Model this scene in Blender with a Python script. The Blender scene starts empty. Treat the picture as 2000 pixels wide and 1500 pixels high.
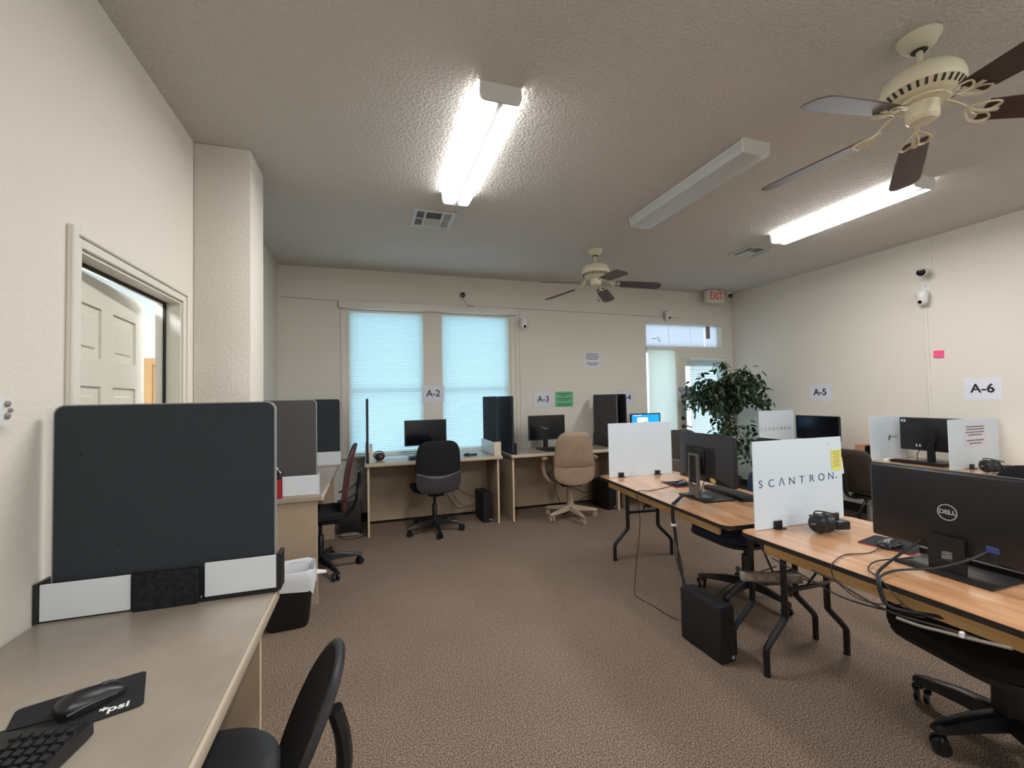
import bpy, bmesh, math, random
from mathutils import Matrix, Vector
PI = math.pi
R = math.radians
rnd = random.Random(7)
SC = bpy.context.scene
COL = SC.collection

# ------------------------------------------------------------------ camera
F_PX, YAW, PITCH, ROLL, CAM_H = 857.0, R(17.99), R(1.784), R(1.099), 1.42
_f = Vector((math.sin(YAW)*math.cos(PITCH), math.cos(YAW)*math.cos(PITCH), math.sin(PITCH)))
_r = Vector((math.cos(YAW), -math.sin(YAW), 0))
_d = _f.cross(_r)
_right = _r*math.cos(ROLL) + _d*math.sin(ROLL)
_down = -_r*math.sin(ROLL) + _d*math.cos(ROLL)
cd = bpy.data.cameras.new('camera')
cd.sensor_width = 36.0
cd.lens = F_PX/2000.0*36.0
cd.clip_start = 0.02
cam = bpy.data.objects.new('camera', cd)
COL.objects.link(cam)
_m = Matrix((( _right.x, -_down.x, -_f.x, 0), (_right.y, -_down.y, -_f.y, 0), (_right.z, -_down.z, -_f.z, CAM_H), (0, 0, 0, 1)))
cam.matrix_world = _m
SC.camera = cam

# ------------------------------------------------------------------ world, exposure
W = bpy.data.worlds.new('overcast_sky')
SC.world = W
W.use_nodes = True
bg = W.node_tree.nodes['Background']
bg.inputs[0].default_value = (0.74, 0.90, 1.0, 1)
bg.inputs[1].default_value = 1.75
SC.view_settings.view_transform = 'Standard'
SC.view_settings.look = 'None'
SC.view_settings.exposure = 0.22
SC.view_settings.gamma = 1.0
SC.view_settings.use_curve_mapping = False
LAMP = 86.0          # radiance of a lit fluorescent lens

# room numbers
XL, XR, YB, YR, ZC = -0.985, 5.46, 5.50, -2.6, 2.98
DZ, TZ = 0.755, 0.72

# ------------------------------------------------------------------ helpers
def lin(c):
    if isinstance(c, str):
        c = [int(c[i:i+2], 16)/255 for i in (1, 3, 5)]
    return tuple(((v/12.92) if v <= 0.04045 else ((v+0.055)/1.055)**2.4) for v in c)

MATS = {}
def mat(name, col, rough=0.5, metal=0.0, spec=0.5, noise=None, bump=None, emit=None, sheen=0, coat=0, trans=None):
    """noise=(scale, colour2, detail), bump=(scale, strength, distance)"""
    m = bpy.data.materials.new(name)
    m.use_nodes = True
    nt = m.node_tree
    b = nt.nodes['Principled BSDF']
    c = lin(col) + (1,)
    b.inputs['Base Color'].default_value = c
    b.inputs['Roughness'].default_value = rough
    b.inputs['Metallic'].default_value = metal
    b.inputs['Specular IOR Level'].default_value = spec
    if sheen: b.inputs['Sheen Weight'].default_value = sheen
    if coat:
        b.inputs['Coat Weight'].default_value = coat
        b.inputs['Coat Roughness'].default_value = 0.12
    tc = nt.nodes.new('ShaderNodeTexCoord')
    if noise:
        n = nt.nodes.new('ShaderNodeTexNoise')
        n.inputs['Scale'].default_value = noise[0]
        n.inputs['Detail'].default_value = noise[2] if len(noise) > 2 else 3
        nt.links.new(tc.outputs['Object'], n.inputs['Vector'])
        mx = nt.nodes.new('ShaderNodeMix'); mx.data_type = 'RGBA'
        mx.inputs[6].default_value = c
        mx.inputs[7].default_value = lin(noise[1]) + (1,)
        mr = nt.nodes.new('ShaderNodeMapRange')
        mr.inputs[1].default_value = 0.35; mr.inputs[2].default_value = 0.65
        nt.links.new(n.outputs['Fac'], mr.inputs[0])
        nt.links.new(mr.outputs[0], mx.inputs[0])
        nt.links.new(mx.outputs[2], b.inputs['Base Color'])
    if bump:
        n2 = nt.nodes.new('ShaderNodeTexNoise')
        n2.inputs['Scale'].default_value = bump[0]
        n2.inputs['Detail'].default_value = 2
        nt.links.new(tc.outputs['Object'], n2.inputs['Vector'])
        bp = nt.nodes.new('ShaderNodeBump')
        bp.inputs['Strength'].default_value = bump[1]
        bp.inputs['Distance'].default_value = bump[2]
        nt.links.new(n2.outputs['Fac'], bp.inputs['Height'])
        nt.links.new(bp.outputs['Normal'], b.inputs['Normal'])
    if emit:
        b.inputs['Emission Color'].default_value = lin(emit[0]) + (1,)
        b.inputs['Emission Strength'].default_value = emit[1]
    if trans:   # diffuse + translucent sheet
        nt.nodes.remove(b)
        d = nt.nodes.new('ShaderNodeBsdfDiffuse'); d.inputs[0].default_value = c
        t = nt.nodes.new('ShaderNodeBsdfTranslucent'); t.inputs[0].default_value = lin(trans[1]) + (1,)
        ms = nt.nodes.new('ShaderNodeMixShader'); ms.inputs[0].default_value = trans[0]
        nt.links.new(d.outputs[0], ms.inputs[1]); nt.links.new(t.outputs[0], ms.inputs[2])
        nt.links.new(ms.outputs[0], nt.nodes['Material Output'].inputs[0])
    MATS[name] = m
    return m

def wood_mat(name, c1, c2, axis, scale=3.0, rough=0.3, coat=0.0, stretch=14.0):
    m = mat(name, c1, rough, coat=coat)
    nt = m.node_tree; b = nt.nodes['Principled BSDF']
    tc = nt.nodes.new('ShaderNodeTexCoord')
    mp = nt.nodes.new('ShaderNodeMapping')
    s = [stretch]*3; s[axis] = 1.0
    mp.inputs['Scale'].default_value = s
    n = nt.nodes.new('ShaderNodeTexNoise')
    n.inputs['Scale'].default_value = scale; n.inputs['Detail'].default_value = 6; n.inputs['Distortion'].default_value = 0.6
    cr = nt.nodes.new('ShaderNodeValToRGB')
    cr.color_ramp.elements[0].position = 0.32; cr.color_ramp.elements[0].color = lin(c2) + (1,)
    cr.color_ramp.elements[1].position = 0.66; cr.color_ramp.elements[1].color = lin(c1) + (1,)
    nt.links.new(tc.outputs['Object'], mp.inputs[0]); nt.links.new(mp.outputs[0], n.inputs['Vector'])
    nt.links.new(n.outputs['Fac'], cr.inputs[0]); nt.links.new(cr.outputs[0], b.inputs['Base Color'])
    return m

def carpet_mat():
    m = mat('carpet', '#7d6a5c', 0.97, spec=0.1)
    nt = m.node_tree; b = nt.nodes['Principled BSDF']
    tc = nt.nodes.new('ShaderNodeTexCoord')
    n = nt.nodes.new('ShaderNodeTexNoise'); n.inputs['Scale'].default_value = 185; n.inputs['Detail'].default_value = 3; n.inputs['Roughness'].default_value = 0.7
    cr = nt.nodes.new('ShaderNodeValToRGB')
    e = cr.color_ramp.elements
    e[0].position = 0.36; e[0].color = lin('#30261f') + (1,)
    e[1].position = 0.66; e[1].color = lin('#bfae9e') + (1,)
    k = e.new(0.5); k.color = lin('#786659') + (1,)
    n2 = nt.nodes.new('ShaderNodeTexNoise'); n2.inputs['Scale'].default_value = 0.9; n2.inputs['Detail'].default_value = 4
    mx = nt.nodes.new('ShaderNodeMix'); mx.data_type = 'RGBA'; mx.blend_type = 'MULTIPLY'; mx.inputs[0].default_value = 0.45
    cr2 = nt.nodes.new('ShaderNodeValToRGB')
    cr2.color_ramp.elements[0].position = 0.35; cr2.color_ramp.elements[0].color = (0.72, 0.70, 0.68, 1)
    cr2.color_ramp.elements[1].position = 0.62; cr2.color_ramp.elements[1].color = (1, 1, 1, 1)
    for q in (n, n2): nt.links.new(tc.outputs['Object'], q.inputs['Vector'])
    nt.links.new(n.outputs['Fac'], cr.inputs[0]); nt.links.new(n2.outputs['Fac'], cr2.inputs[0])
    nt.links.new(cr.outputs[0], mx.inputs[6]); nt.links.new(cr2.outputs[0], mx.inputs[7])
    nt.links.new(mx.outputs[2], b.inputs['Base Color'])
    bp = nt.nodes.new('ShaderNodeBump'); bp.inputs['Strength'].default_value = 0.7; bp.inputs['Distance'].default_value = 0.006
    nt.links.new(n.outputs['Fac'], bp.inputs['Height']); nt.links.new(bp.outputs['Normal'], b.inputs['Normal'])
    return m

def plaster_mat(name, col, scale, strength, dist):
    m = mat(name, col, 0.85, spec=0.25)
    nt = m.node_tree; b = nt.nodes['Principled BSDF']
    tc = nt.nodes.new('ShaderNodeTexCoord')
    n = nt.nodes.new('ShaderNodeTexNoise'); n.inputs['Scale'].default_value = scale; n.inputs['Detail'].default_value = 2.5
    cr = nt.nodes.new('ShaderNodeValToRGB')
    cr.color_ramp.elements[0].position = 0.42; cr.color_ramp.elements[1].position = 0.6
    bp = nt.nodes.new('ShaderNodeBump'); bp.inputs['Strength'].default_value = strength; bp.inputs['Distance'].default_value = dist
    nt.links.new(tc.outputs['Object'], n.inputs['Vector']); nt.links.new(n.outputs['Fac'], cr.inputs[0])
    nt.links.new(cr.outputs[0], bp.inputs['Height']); nt.links.new(bp.outputs['Normal'], b.inputs['Normal'])
    return m

def glass_mat():
    m = bpy.data.materials.new('window_glass'); m.use_nodes = True
    nt = m.node_tree; nt.nodes.remove(nt.nodes['Principled BSDF'])
    t = nt.nodes.new('ShaderNodeBsdfTransparent'); t.inputs[0].default_value = (0.95, 0.98, 0.98, 1)
    g = nt.nodes.new('ShaderNodeBsdfGlossy'); g.inputs['Roughness'].default_value = 0.02
    ms = nt.nodes.new('ShaderNodeMixShader'); ms.inputs[0].default_value = 0.07
    nt.links.new(t.outputs[0], ms.inputs[1]); nt.links.new(g.outputs[0], ms.inputs[2])
    nt.links.new(ms.outputs[0], nt.nodes['Material Output'].inputs[0])
    MATS['glass'] = m
    return m

def clear_mat(name, alpha, tint):
    m = bpy.data.materials.new(name); m.use_nodes = True
    nt = m.node_tree; b = nt.nodes['Principled BSDF']
    b.inputs['Base Color'].default_value = lin(tint) + (1,)
    b.inputs['Alpha'].default_value = alpha
    b.inputs['Roughness'].default_value = 0.15
    MATS[name] = m
    return m

def lens_mat(name, strength):
    """lit wrap lens of a two-tube fluorescent: brighter along the two tubes inside, dimmer between them and at the ends"""
    m = bpy.data.materials.new(name); m.use_nodes = True
    nt = m.node_tree; b = nt.nodes['Principled BSDF']
    b.inputs['Base Color'].default_value = (0.8, 0.8, 0.78, 1); b.inputs['Roughness'].default_value = 0.35
    tc = nt.nodes.new('ShaderNodeTexCoord'); sp = nt.nodes.new('ShaderNodeSeparateXYZ')
    nt.links.new(tc.outputs['Object'], sp.inputs[0])
    ab = nt.nodes.new('ShaderNodeMath'); ab.operation = 'ABSOLUTE'; nt.links.new(sp.outputs['X'], ab.inputs[0])
    mr = nt.nodes.new('ShaderNodeMapRange'); mr.interpolation_type = 'SMOOTHSTEP'
    mr.inputs[1].default_value = 0.008; mr.inputs[2].default_value = 0.046; mr.inputs[3].default_value = 0.007; mr.inputs[4].default_value = 1.0
    nt.links.new(ab.outputs[0], mr.inputs[0])
    sd = nt.nodes.new('ShaderNodeMapRange'); sd.interpolation_type = 'SMOOTHSTEP'      # the side walls of the lens are far from the tubes
    sd.inputs[1].default_value = 0.078; sd.inputs[2].default_value = 0.104; sd.inputs[3].default_value = 1.0; sd.inputs[4].default_value = 0.06
    nt.links.new(ab.outputs[0], sd.inputs[0])
    m0 = nt.nodes.new('ShaderNodeMath'); m0.operation = 'MULTIPLY'
    nt.links.new(mr.outputs[0], m0.inputs[0]); nt.links.new(sd.outputs[0], m0.inputs[1])
    ay = nt.nodes.new('ShaderNodeMath'); ay.operation = 'ABSOLUTE'; nt.links.new(sp.outputs['Y'], ay.inputs[0])
    my = nt.nodes.new('ShaderNodeMapRange'); my.interpolation_type = 'SMOOTHSTEP'
    my.inputs[1].default_value = 0.50; my.inputs[2].default_value = 0.60; my.inputs[3].default_value = 1.0; my.inputs[4].default_value = 0.03
    nt.links.new(ay.outputs[0], my.inputs[0])
    mu = nt.nodes.new('ShaderNodeMath'); mu.operation = 'MULTIPLY'
    nt.links.new(m0.outputs[0], mu.inputs[0]); nt.links.new(my.outputs[0], mu.inputs[1])
    ms = nt.nodes.new('ShaderNodeMath'); ms.operation = 'MULTIPLY'; ms.inputs[1].default_value = strength
    nt.links.new(mu.outputs[0], ms.inputs[0])
    b.inputs['Emission Color'].default_value = (1.0, 0.985, 0.972, 1)
    nt.links.new(ms.outputs[0], b.inputs['Emission Strength'])
    MATS[name] = m
    return m

class MB:
    """collects shapes in one bmesh; build() links them as ONE mesh object"""
    def __init__(s): s.bm = bmesh.new()
    def _xf(s, vs, M):
        if M is not None: bmesh.ops.transform(s.bm, matrix=M, verts=vs)
        return vs
    def box(s, x0, y0, z0, x1, y1, z1, b=0.0, seg=1, M=None):
        r = bmesh.ops.create_cube(s.bm, size=1.0)
        vs = r['verts']
        for v in vs:
            v.co = Vector(((x0+x1)/2 + v.co.x*(x1-x0), (y0+y1)/2 + v.co.y*(y1-y0), (z0+z1)/2 + v.co.z*(z1-z0)))
        if b > 0:
            es = list({e for v in vs for e in v.link_edges})
            rr = bmesh.ops.bevel(s.bm, geom=es, offset=b, segments=seg, affect='EDGES', profile=0.5)
            vs = list({v for f in rr['faces'] for v in f.verts} | {v for v in vs if v.is_valid})
        s._xf(vs, M); return s
    def cyl(s, p0, p1, r0, r1=None, n=16, M=None):
        if r1 is None: r1 = r0
        p0, p1 = Vector(p0), Vector(p1)
        ax = (p1-p0).normalized()
        u = ax.orthogonal().normalized(); w = ax.cross(u)
        a = []; b = []
        for i in range(n):
            t = 2*PI*i/n; d = u*math.cos(t)+w*math.sin(t)
            a.append(s.bm.verts.new(p0+d*r0)); b.append(s.bm.verts.new(p1+d*r1))
        for i in range(n):
            j = (i+1) % n
            s.bm.faces.new((a[i], a[j], b[j], b[i]))
        s.bm.faces.new(a[::-1]); s.bm.faces.new(b)
        s._xf(a+b, M); return s
    def tube(s, pts, r, n=8, sub=5, closed=False, M=None, flat=1.0):
        P = [Vector(p) for p in pts]
        if sub > 1 and len(P) > 2: P = catmull(P, sub, closed)
        rings = []; prev = None; N = len(P); allv = []
        for i in range(N):
            if closed: t = P[(i+1) % N]-P[i-1]
            else: t = P[min(i+1, N-1)]-P[max(i-1, 0)]
            t.normalize()
            if prev is None:
                u = t.orthogonal().normalized()
                if abs(t.z) < 0.95: u = t.cross(Vector((0, 0, 1))).normalized()
            else:
                u = (prev - t*prev.dot(t))
                u = u.normalized() if u.length > 1e-6 else t.orthogonal().normalized()
            prev = u; w = t.cross(u)
            rr = r[min(i*len(r)//N, len(r)-1)] if isinstance(r, (list, tuple)) else r
            ring = [s.bm.verts.new(P[i] + u*math.cos(2*PI*k/n)*rr + w*math.sin(2*PI*k/n)*rr*flat) for k in range(n)]
            rings.append(ring); allv += ring
        for i in range(N if closed else N-1):
            a, b = rings[i], rings[(i+1) % N]
            for k in range(n):
                s.bm.faces.new((a[k], a[(k+1) % n], b[(k+1) % n], b[k]))
        if not closed:
            s.bm.faces.new(rings[0][::-1]); s.bm.faces.new(rings[-1])
        s._xf(allv, M); return s
    def lathe(s, prof, n=24, M=None):
        rings = []; allv = []
        for (r, z) in prof:
            if r < 1e-5:
                v = s.bm.verts.new((0, 0, z)); rings.append([v]); allv.append(v)
            else:
                ring = [s.bm.verts.new((r*math.cos(2*PI*k/n), r*math.sin(2*PI*k/n), z)) for k in range(n)]
                rings.append(ring); allv += ring
        for a, b in zip(rings, rings[1:]):
            for k in range(n):
                j = (k+1) % n
                if len(a) == 1 and len(b) == 1: continue
                if len(a) == 1: s.bm.faces.new((a[0], b[k], b[j]))
                elif len(b) == 1: s.bm.faces.new((a[k], a[j], b[0]))
                else: s.bm.faces.new((a[k], a[j], b[j], b[k]))
        s._xf(allv, M); return s
    def prism(s, out, z0, z1, M=None):
        a = [s.bm.verts.new((x, y, z0)) for x, y in out]; b = [s.bm.verts.new((x, y, z1)) for x, y in out]
        n = len(out)
        s.bm.faces.new(a[::-1]); s.bm.faces.new(b)
        for i in range(n):
            j = (i+1) % n
            s.bm.faces.new((a[i], a[j], b[j], b[i]))
        s._xf(a+b, M); return s
    def ring(s, outer, inner, z0, z1, M=None):
        """flat frame between two outlines with the same number of points"""
        n = len(outer)
        L = [[s.bm.verts.new((x, y, z)) for x, y in o] for z in (z0, z1) for o in (outer, inner)]
        oa, ia, ob, ib = L
        for i in range(n):
            j = (i+1) % n
            s.bm.faces.new((oa[i], ia[i], ia[j], oa[j])); s.bm.faces.new((ob[i], ob[j], ib[j], ib[i]))
            s.bm.faces.new((oa[i], oa[j], ob[j], ob[i])); s.bm.faces.new((ia[i], ib[i], ib[j], ia[j]))
        s._xf(oa+ia+ob+ib, M); return s
    def pillow(s, out, th, edge=0.3, rings=5, back=None, p=2.4, fn=None, M=None):
        """cushion over a 2D outline: front bulge th, back bulge back; edge = share of thickness kept at the rim"""
        if back is None: back = th
        cx = sum(q[0] for q in out)/len(out); cy = sum(q[1] for q in out)/len(out)
        n = len(out); allv = []
        def mk(x, y, d):
            co = Vector((x, y, d))
            if fn: co = Vector(fn(x, y, d))
            v = s.bm.verts.new(co); allv.append(v); return v
        sides = []
        for sg, t in ((1, th), (-1, back)):
            c = mk(cx, cy, sg*t)
            rs = []
            for k in range(1, rings+1):
                q = math.sin(k/rings*PI/2)
                h = t*(edge + (1-edge)*max(0.0, 1-q**p)**0.5) if k < rings else t*edge
                rs.append([mk(cx+(x-cx)*q, cy+(y-cy)*q, sg*h) for x, y in out])
            for i in range(n):
                j = (i+1) % n
                f = (c, rs[0][i], rs[0][j]); s.bm.faces.new(f if sg > 0 else f[::-1])
                for a, b in zip(rs, rs[1:]):
                    f = (a[i], b[i], b[j], a[j]); s.bm.faces.new(f if sg > 0 else f[::-1])
            sides.append(rs[-1])
        a, b = sides
        for i in range(n):
            j = (i+1) % n
            s.bm.faces.new((a[i], b[i], b[j], a[j]))
        s._xf(allv, M); return s
    def mesh(s, name, m, ang=35):
        bmesh.ops.recalc_face_normals(s.bm, faces=s.bm.faces[:])
        me = bpy.data.meshes.new(name)
        s.bm.to_mesh(me); s.bm.free()
        for pl in me.polygons: pl.use_smooth = True
        me.set_sharp_from_angle(angle=R(ang))
        if m is not None: me.materials.append(MATS[m] if isinstance(m, str) else m)
        return me
    def build(s, name, m, parent=None, ang=35):
        o = bpy.data.objects.new(name, s.mesh(name, m, ang)); COL.objects.link(o)
        if parent is not None: o.parent = parent
        return o

def catmull(P, sub, closed=False):
    out = []; n = len(P)
    rng = range(n) if closed else range(n-1)
    for i in rng:
        p0 = P[i-1] if (closed or i > 0) else P[0]*2-P[1]
        p1 = P[i]; p2 = P[(i+1) % n]
        p3 = P[(i+2) % n] if (closed or i+2 < n) else P[-1]*2-P[-2]
        for k in range(sub):
            t = k/sub
            out.append(0.5*((2*p1)+(p2-p0)*t+(2*p0-5*p1+4*p2-p3)*t*t+(3*p1-p0-3*p2+p3)*t**3))
    if not closed: out.append(P[-1])
    return out
def blob(pts, sub=5):
    return [(v.x, v.y) for v in catmull([Vector((x, y, 0)) for x, y in pts], sub, True)]
def rrect(w, h, r, n=5, cx=0, cy=0):
    out = []
    for sx, sy, a0 in ((1, 1, 0), (-1, 1, PI/2), (-1, -1, PI), (1, -1, 1.5*PI)):
        for k in range(n+1):
            t = a0+PI/2*k/n
            out.append((cx+sx*(w/2-r)+r*math.cos(t), cy+sy*(h/2-r)+r*math.sin(t)))
    return out
def T(x=0, y=0, z=0): return Matrix.Translation((x, y, z))
def RX(a): return Matrix.Rotation(R(a), 4, 'X')
def RY(a): return Matrix.Rotation(R(a), 4, 'Y')
def RZ(a): return Matrix.Rotation(R(a), 4, 'Z')
UP = RX(90)                    # outline (x,y) -> (x, z), depth -> -y
SIDE = RZ(90) @ RX(90)         # outline (x,y) -> (y, z), depth -> +x

def tag(o, label, cat, group=None):
    o['label'] = label; o['category'] = cat
    if group: o['group'] = group
    return o
def thing(name, label, cat, loc=(0, 0, 0), rotz=0.0, group=None):
    o = bpy.data.objects.new(name, None); COL.objects.link(o)
    o.empty_display_size = 0.1
    o.location = loc; o.rotation_euler = (0, 0, R(rotz))
    return tag(o, label, cat, group)
def struct(name, mb, m, parent=None):
    o = mb.build(name, m, parent)
    if parent is None: o['kind'] = 'structure'
    return o
def inst(name, me, parent, M):
    o = bpy.data.objects.new(name, me); COL.objects.link(o)
    o.parent = parent; o.matrix_local = M
    return o
def dup(root, label, loc=None, rotz=None, group=None):
    r = root.copy(); COL.objects.link(r)
    r['label'] = label
    if loc is not None: r.location = loc
    if rotz is not None: r.rotation_euler = (0, 0, R(rotz))
    if group: r['group'] = group
    for ch in list(root.children):
        c = ch.copy(); COL.objects.link(c); c.parent = r
        for g in list(ch.children):
            d = g.copy(); COL.objects.link(d); d.parent = c
    return r
def text(name, body, size, M, m, parent, align='CENTER', bold=0.0, space=1.0, sx=1.0, depth=0.0006):
    cu = bpy.data.curves.new(name, 'FONT')
    cu.body = body; cu.size = size; cu.align_x = align; cu.align_y = 'CENTER'
    cu.offset = bold; cu.space_character = space; cu.extrude = depth
    cu.materials.append(MATS[m])
    tmp = bpy.data.objects.new('tmp', cu); COL.objects.link(tmp)
    dg = bpy.context.evaluated_depsgraph_get()
    me = bpy.data.meshes.new_from_object(tmp.evaluated_get(dg))
    me.name = name
    bpy.data.objects.remove(tmp); bpy.data.curves.remove(cu)
    o = bpy.data.objects.new(name, me); COL.objects.link(o)
    o.parent = parent
    o.matrix_local = M @ Matrix.Diagonal((sx, 1, 1, 1))
    return o
def cable(name, label, pts, r, m='black_rubber', group=None, sub=8):
    o = MB().tube(pts, r, 7, sub).build(name, m)
    return tag(o, label, 'cable', group)

# ------------------------------------------------------------------ materials
carpet_mat(); glass_mat()
plaster_mat('wall_paint', '#dbd6cc', 45, 0.16, 0.004)
plaster_mat('column_paint', '#dbd6cc', 75, 0.28, 0.004)
plaster_mat('ceiling_paint', '#d0ccc6', 60, 0.5, 0.010)
mat('trim_white', '#dcd8cd', 0.45)
mat('frame_white', '#e4e6e2', 0.4)
mat('hall_white', '#e6ecec', 0.8)
mat('baseboard_black', '#1c1b1b', 0.5)
mat('door_paint', '#d9d5c8', 0.42)
mat('weatherstrip', '#191814', 0.7)
mat('laminate', '#968c80', 0.30, noise=(9, '#9e9488', 4))
mat('laminate_edge', '#b9ab98', 0.4)
mat('panel_wood', '#a28e78', 0.5, noise=(5, '#a8957f', 4))
mat('panel_edge', '#cbb79f', 0.5)
mat('fabric_dark', '#31353a', 0.95, spec=0.15, noise=(350, '#3a3e42', 2), bump=(500, 0.15, 0.001))
mat('fabric_warm', '#4c4a4b', 0.95, spec=0.15, noise=(350, '#545152', 2), bump=(500, 0.15, 0.001))
mat('divider_edge', '#8f8f90', 0.5)
mat('whiteboard', '#d3d9de', 0.35)
mat('beige_plastic', '#d2c3b0', 0.5)
mat('black_felt', '#1d1f22', 0.95, spec=0.1, noise=(60, '#2a2c30', 4))
mat('black_plastic', '#17171a', 0.38)
mat('black_matte', '#131315', 0.65)
mat('charcoal_plastic', '#2b2b2e', 0.5)
mat('black_rubber', '#161617', 0.55)
mat('brown_rubber', '#3a302b', 0.55)
mat('grey_cord', '#8d8880', 0.5)
mat('white_cord', '#c9c9c6', 0.5)
mat('screen_off', '#0b0d13', 0.16)
mat('screen_blue', '#1f9cf0', 0.3, emit=('#1f9cf0', 0.75))
mat('screen_window', '#dce6f5', 0.3, emit=('#d5e2f5', 0.75))
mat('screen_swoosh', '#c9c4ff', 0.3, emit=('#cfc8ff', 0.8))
mat('grey_metal', '#6b6965', 0.42, 0.35)
mat('chrome', '#c9c9c9', 0.15, 1.0)
mat('satin_steel', '#a3a29b', 0.35, 0.9)
mat('brass_dark', '#57503f', 0.35, 0.8)
mat('cream_metal', '#d7cfb4', 0.4)
mat('cream_dark', '#2a261f', 0.7)
wood_mat('blade_wood', '#4a3029', '#38231e', 0, 4, 0.45)
mat('leaf_a', '#263b22', 0.4, noise=(8, '#33492b', 2))
mat('leaf_b', '#33492c', 0.42)
mat('leaf_c', '#1d2f1d', 0.4)
mat('bark', '#57493a', 0.85, noise=(30, '#40352a', 4))
mat('pot', '#3a2f28', 0.5)
mat('soil', '#2e251d', 1.0)
mat('white_metal', '#dcdcd8', 0.4)
mat('vent_white', '#c6cbc8', 0.45)
mat('vent_dark', '#20252a', 0.8)
mat('vent_grey', '#7b7b78', 0.8)
mat('slat', '#e9f0f0', 0.5, trans=(0.55, '#cdeef8'))
mat('shade', '#eef0ea', 0.6, trans=(0.52, '#e8f2ea'))
mat('paper_lit', '#f2f4fa', 0.6, trans=(0.55, '#e4e6f4'))
mat('paper', '#dadbe6', 0.7)
mat('paper_green', '#6fb48b', 0.75)
mat('paper_pink', '#f2568c', 0.7)
mat('paper_yellow', '#e2dd6a', 0.75)
mat('ink', '#15151a', 0.7)
mat('ink_grey', '#6f6f78', 0.8)
mat('ink_green', '#2f6a4c', 0.8)
mat('ink_blue', '#233a63', 0.6)
mat('ink_teal', '#2d4f73', 0.6)
mat('ink_white', '#eeeeec', 0.7)
mat('notice_blue', '#2c3f77', 0.6)
mat('exit_white', '#d9d5c9', 0.5)
mat('exit_red', '#b3302b', 0.5, emit=('#b3302b', 0.15))
mat('white_panel', '#d2e0ea', 0.35)
mat('white_panel_edge', '#eceff0', 0.5)
mat('plastic_white', '#dcdcda', 0.35)
mat('lens_black', '#08080a', 0.12)
mat('red_mesh', '#64241d', 0.9, noise=(200, '#461a15', 2))
mat('chair_black', '#1b1a1c', 0.85, spec=0.2, noise=(300, '#222124', 2))
mat('chair_black_leather', '#1e1e21', 0.42)
mat('chair_grey_shell', '#3c3a3e', 0.32)
mat('tan_leather', '#a08974', 0.45, noise=(14, '#947e6a', 3))
mat('tan_plastic', '#ad9b87', 0.45)
mat('seat_grey', '#4d4741', 0.8)
mat('navy_fabric', '#232b45', 0.9, noise=(250, '#2a3350', 2))
mat('brown_leather', '#33291f', 0.5)
mat('taupe_fabric', '#3e3833', 0.9)
mat('taupe_shell', '#5c534c', 0.5)
mat('bin_black', '#121214', 0.4)
clear_mat('liner', 0.80, '#dfe3e8')
clear_mat('clear_film', 0.05, '#e8eaea')
mat('red_plastic', '#a3212c', 0.4)
mat('cardboard', '#a9785f', 0.8)
mat('oak_trim', '#b98f5c', 0.5)
mat('mousepad', '#16161a', 0.9)
mat('mousepad_red', '#b8232b', 0.7)
mat('silver_plastic', '#b9bcc0', 0.3, 0.4)
mat('gold_tape', '#c2a15c', 0.4)
mat('table_edge', '#1f1a18', 0.5)
mat('table_leg', '#17181c', 0.28)
wood_mat('plywood', '#d2a57e', '#b17f57', 1, 2.0, 0.22, coat=0.5, stretch=7)
wood_mat('pine_rail', '#dab983', '#c0965c', 1, 3.0, 0.5)
lens_mat('lens_lit', LAMP)
mat('lens_off', '#c3c8c9', 0.4)

# ------------------------------------------------------------------ the room
def wall_cells(mb, us, vs, holes, place):
    us = sorted(set(us)); vs = sorted(set(vs))
    for a, b in zip(us, us[1:]):
        for c, d in zip(vs, vs[1:]):
            mu, mv = (a+b)/2, (c+d)/2
            if any(h[0] < mu < h[1] and h[2] < mv < h[3] for h in holes): continue
            place(mb, a, b, c, d)

W1 = (-0.23, 0.64, 0.765, 2.505); W2 = (0.868, 1.752, 0.765, 2.505)
TR = (3.87, 5.262, 2.137, 2.492); SL = (3.862, 4.372, 0.12, 2.085); DR = (4.43, 5.34, 0.0, 1.995)
struct('floor', MB().box(XL-0.1, YR, -0.08, XR+0.1, YB+0.1, 0), 'carpet')
struct('ceiling', MB().box(XL-0.1, YR, ZC, XR+0.1, YB+0.1, ZC+0.08), 'ceiling_paint')
hb = [W1, W2, TR, SL, DR]
mb = MB()
wall_cells(mb, [XL-0.11, XR+0.11]+[h[i] for h in hb for i in (0, 1)], [0, ZC]+[h[i] for h in hb for i in (2, 3)], hb,
           lambda m, a, b, c, d: m.box(a, YB, c, b, YB+0.14, d))
struct('wall_back', mb, 'wall_paint')
DL = (1.95, 2.855, 0.0, 1.985)
mb = MB()
wall_cells(mb, [YR, YB, DL[0], DL[1]], [0, ZC, DL[3]], [DL], lambda m, a, b, c, d: m.box(XL-0.115, a, c, XL, b, d))
struct('wall_left', mb, 'wall_paint')
struct('wall_right', MB().box(XR, YR, 0, XR+0.12, YB, ZC), 'wall_paint')
RW = [(1.2, 2.6, 0.8, 2.4), (3.0, 4.4, 0.8, 2.4)]      # unseen windows added behind the viewer to let in daylight fill
mb = MB()
wall_cells(mb, [XL-0.115, XR+0.12]+[h[i] for h in RW for i in (0, 1)], [0, ZC, 0.8, 2.4], RW, lambda m, a, b, c, d: m.box(a, YR-0.12, c, b, YR, d))
struct('wall_rear', mb, 'wall_paint')
struct('wall_column', MB().box(XL, 3.02, 0, -0.685, 3.36, ZC, 0.008, 2), 'column_paint')
struct('baseboard_back', MB().box(XL, YB-0.012, 0, 3.84, YB, 0.10), 'baseboard_black')
struct('baseboard_right', MB().box(XR-0.012, YR, 0, XR, YB-0.014, 0.10), 'baseboard_black')
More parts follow.
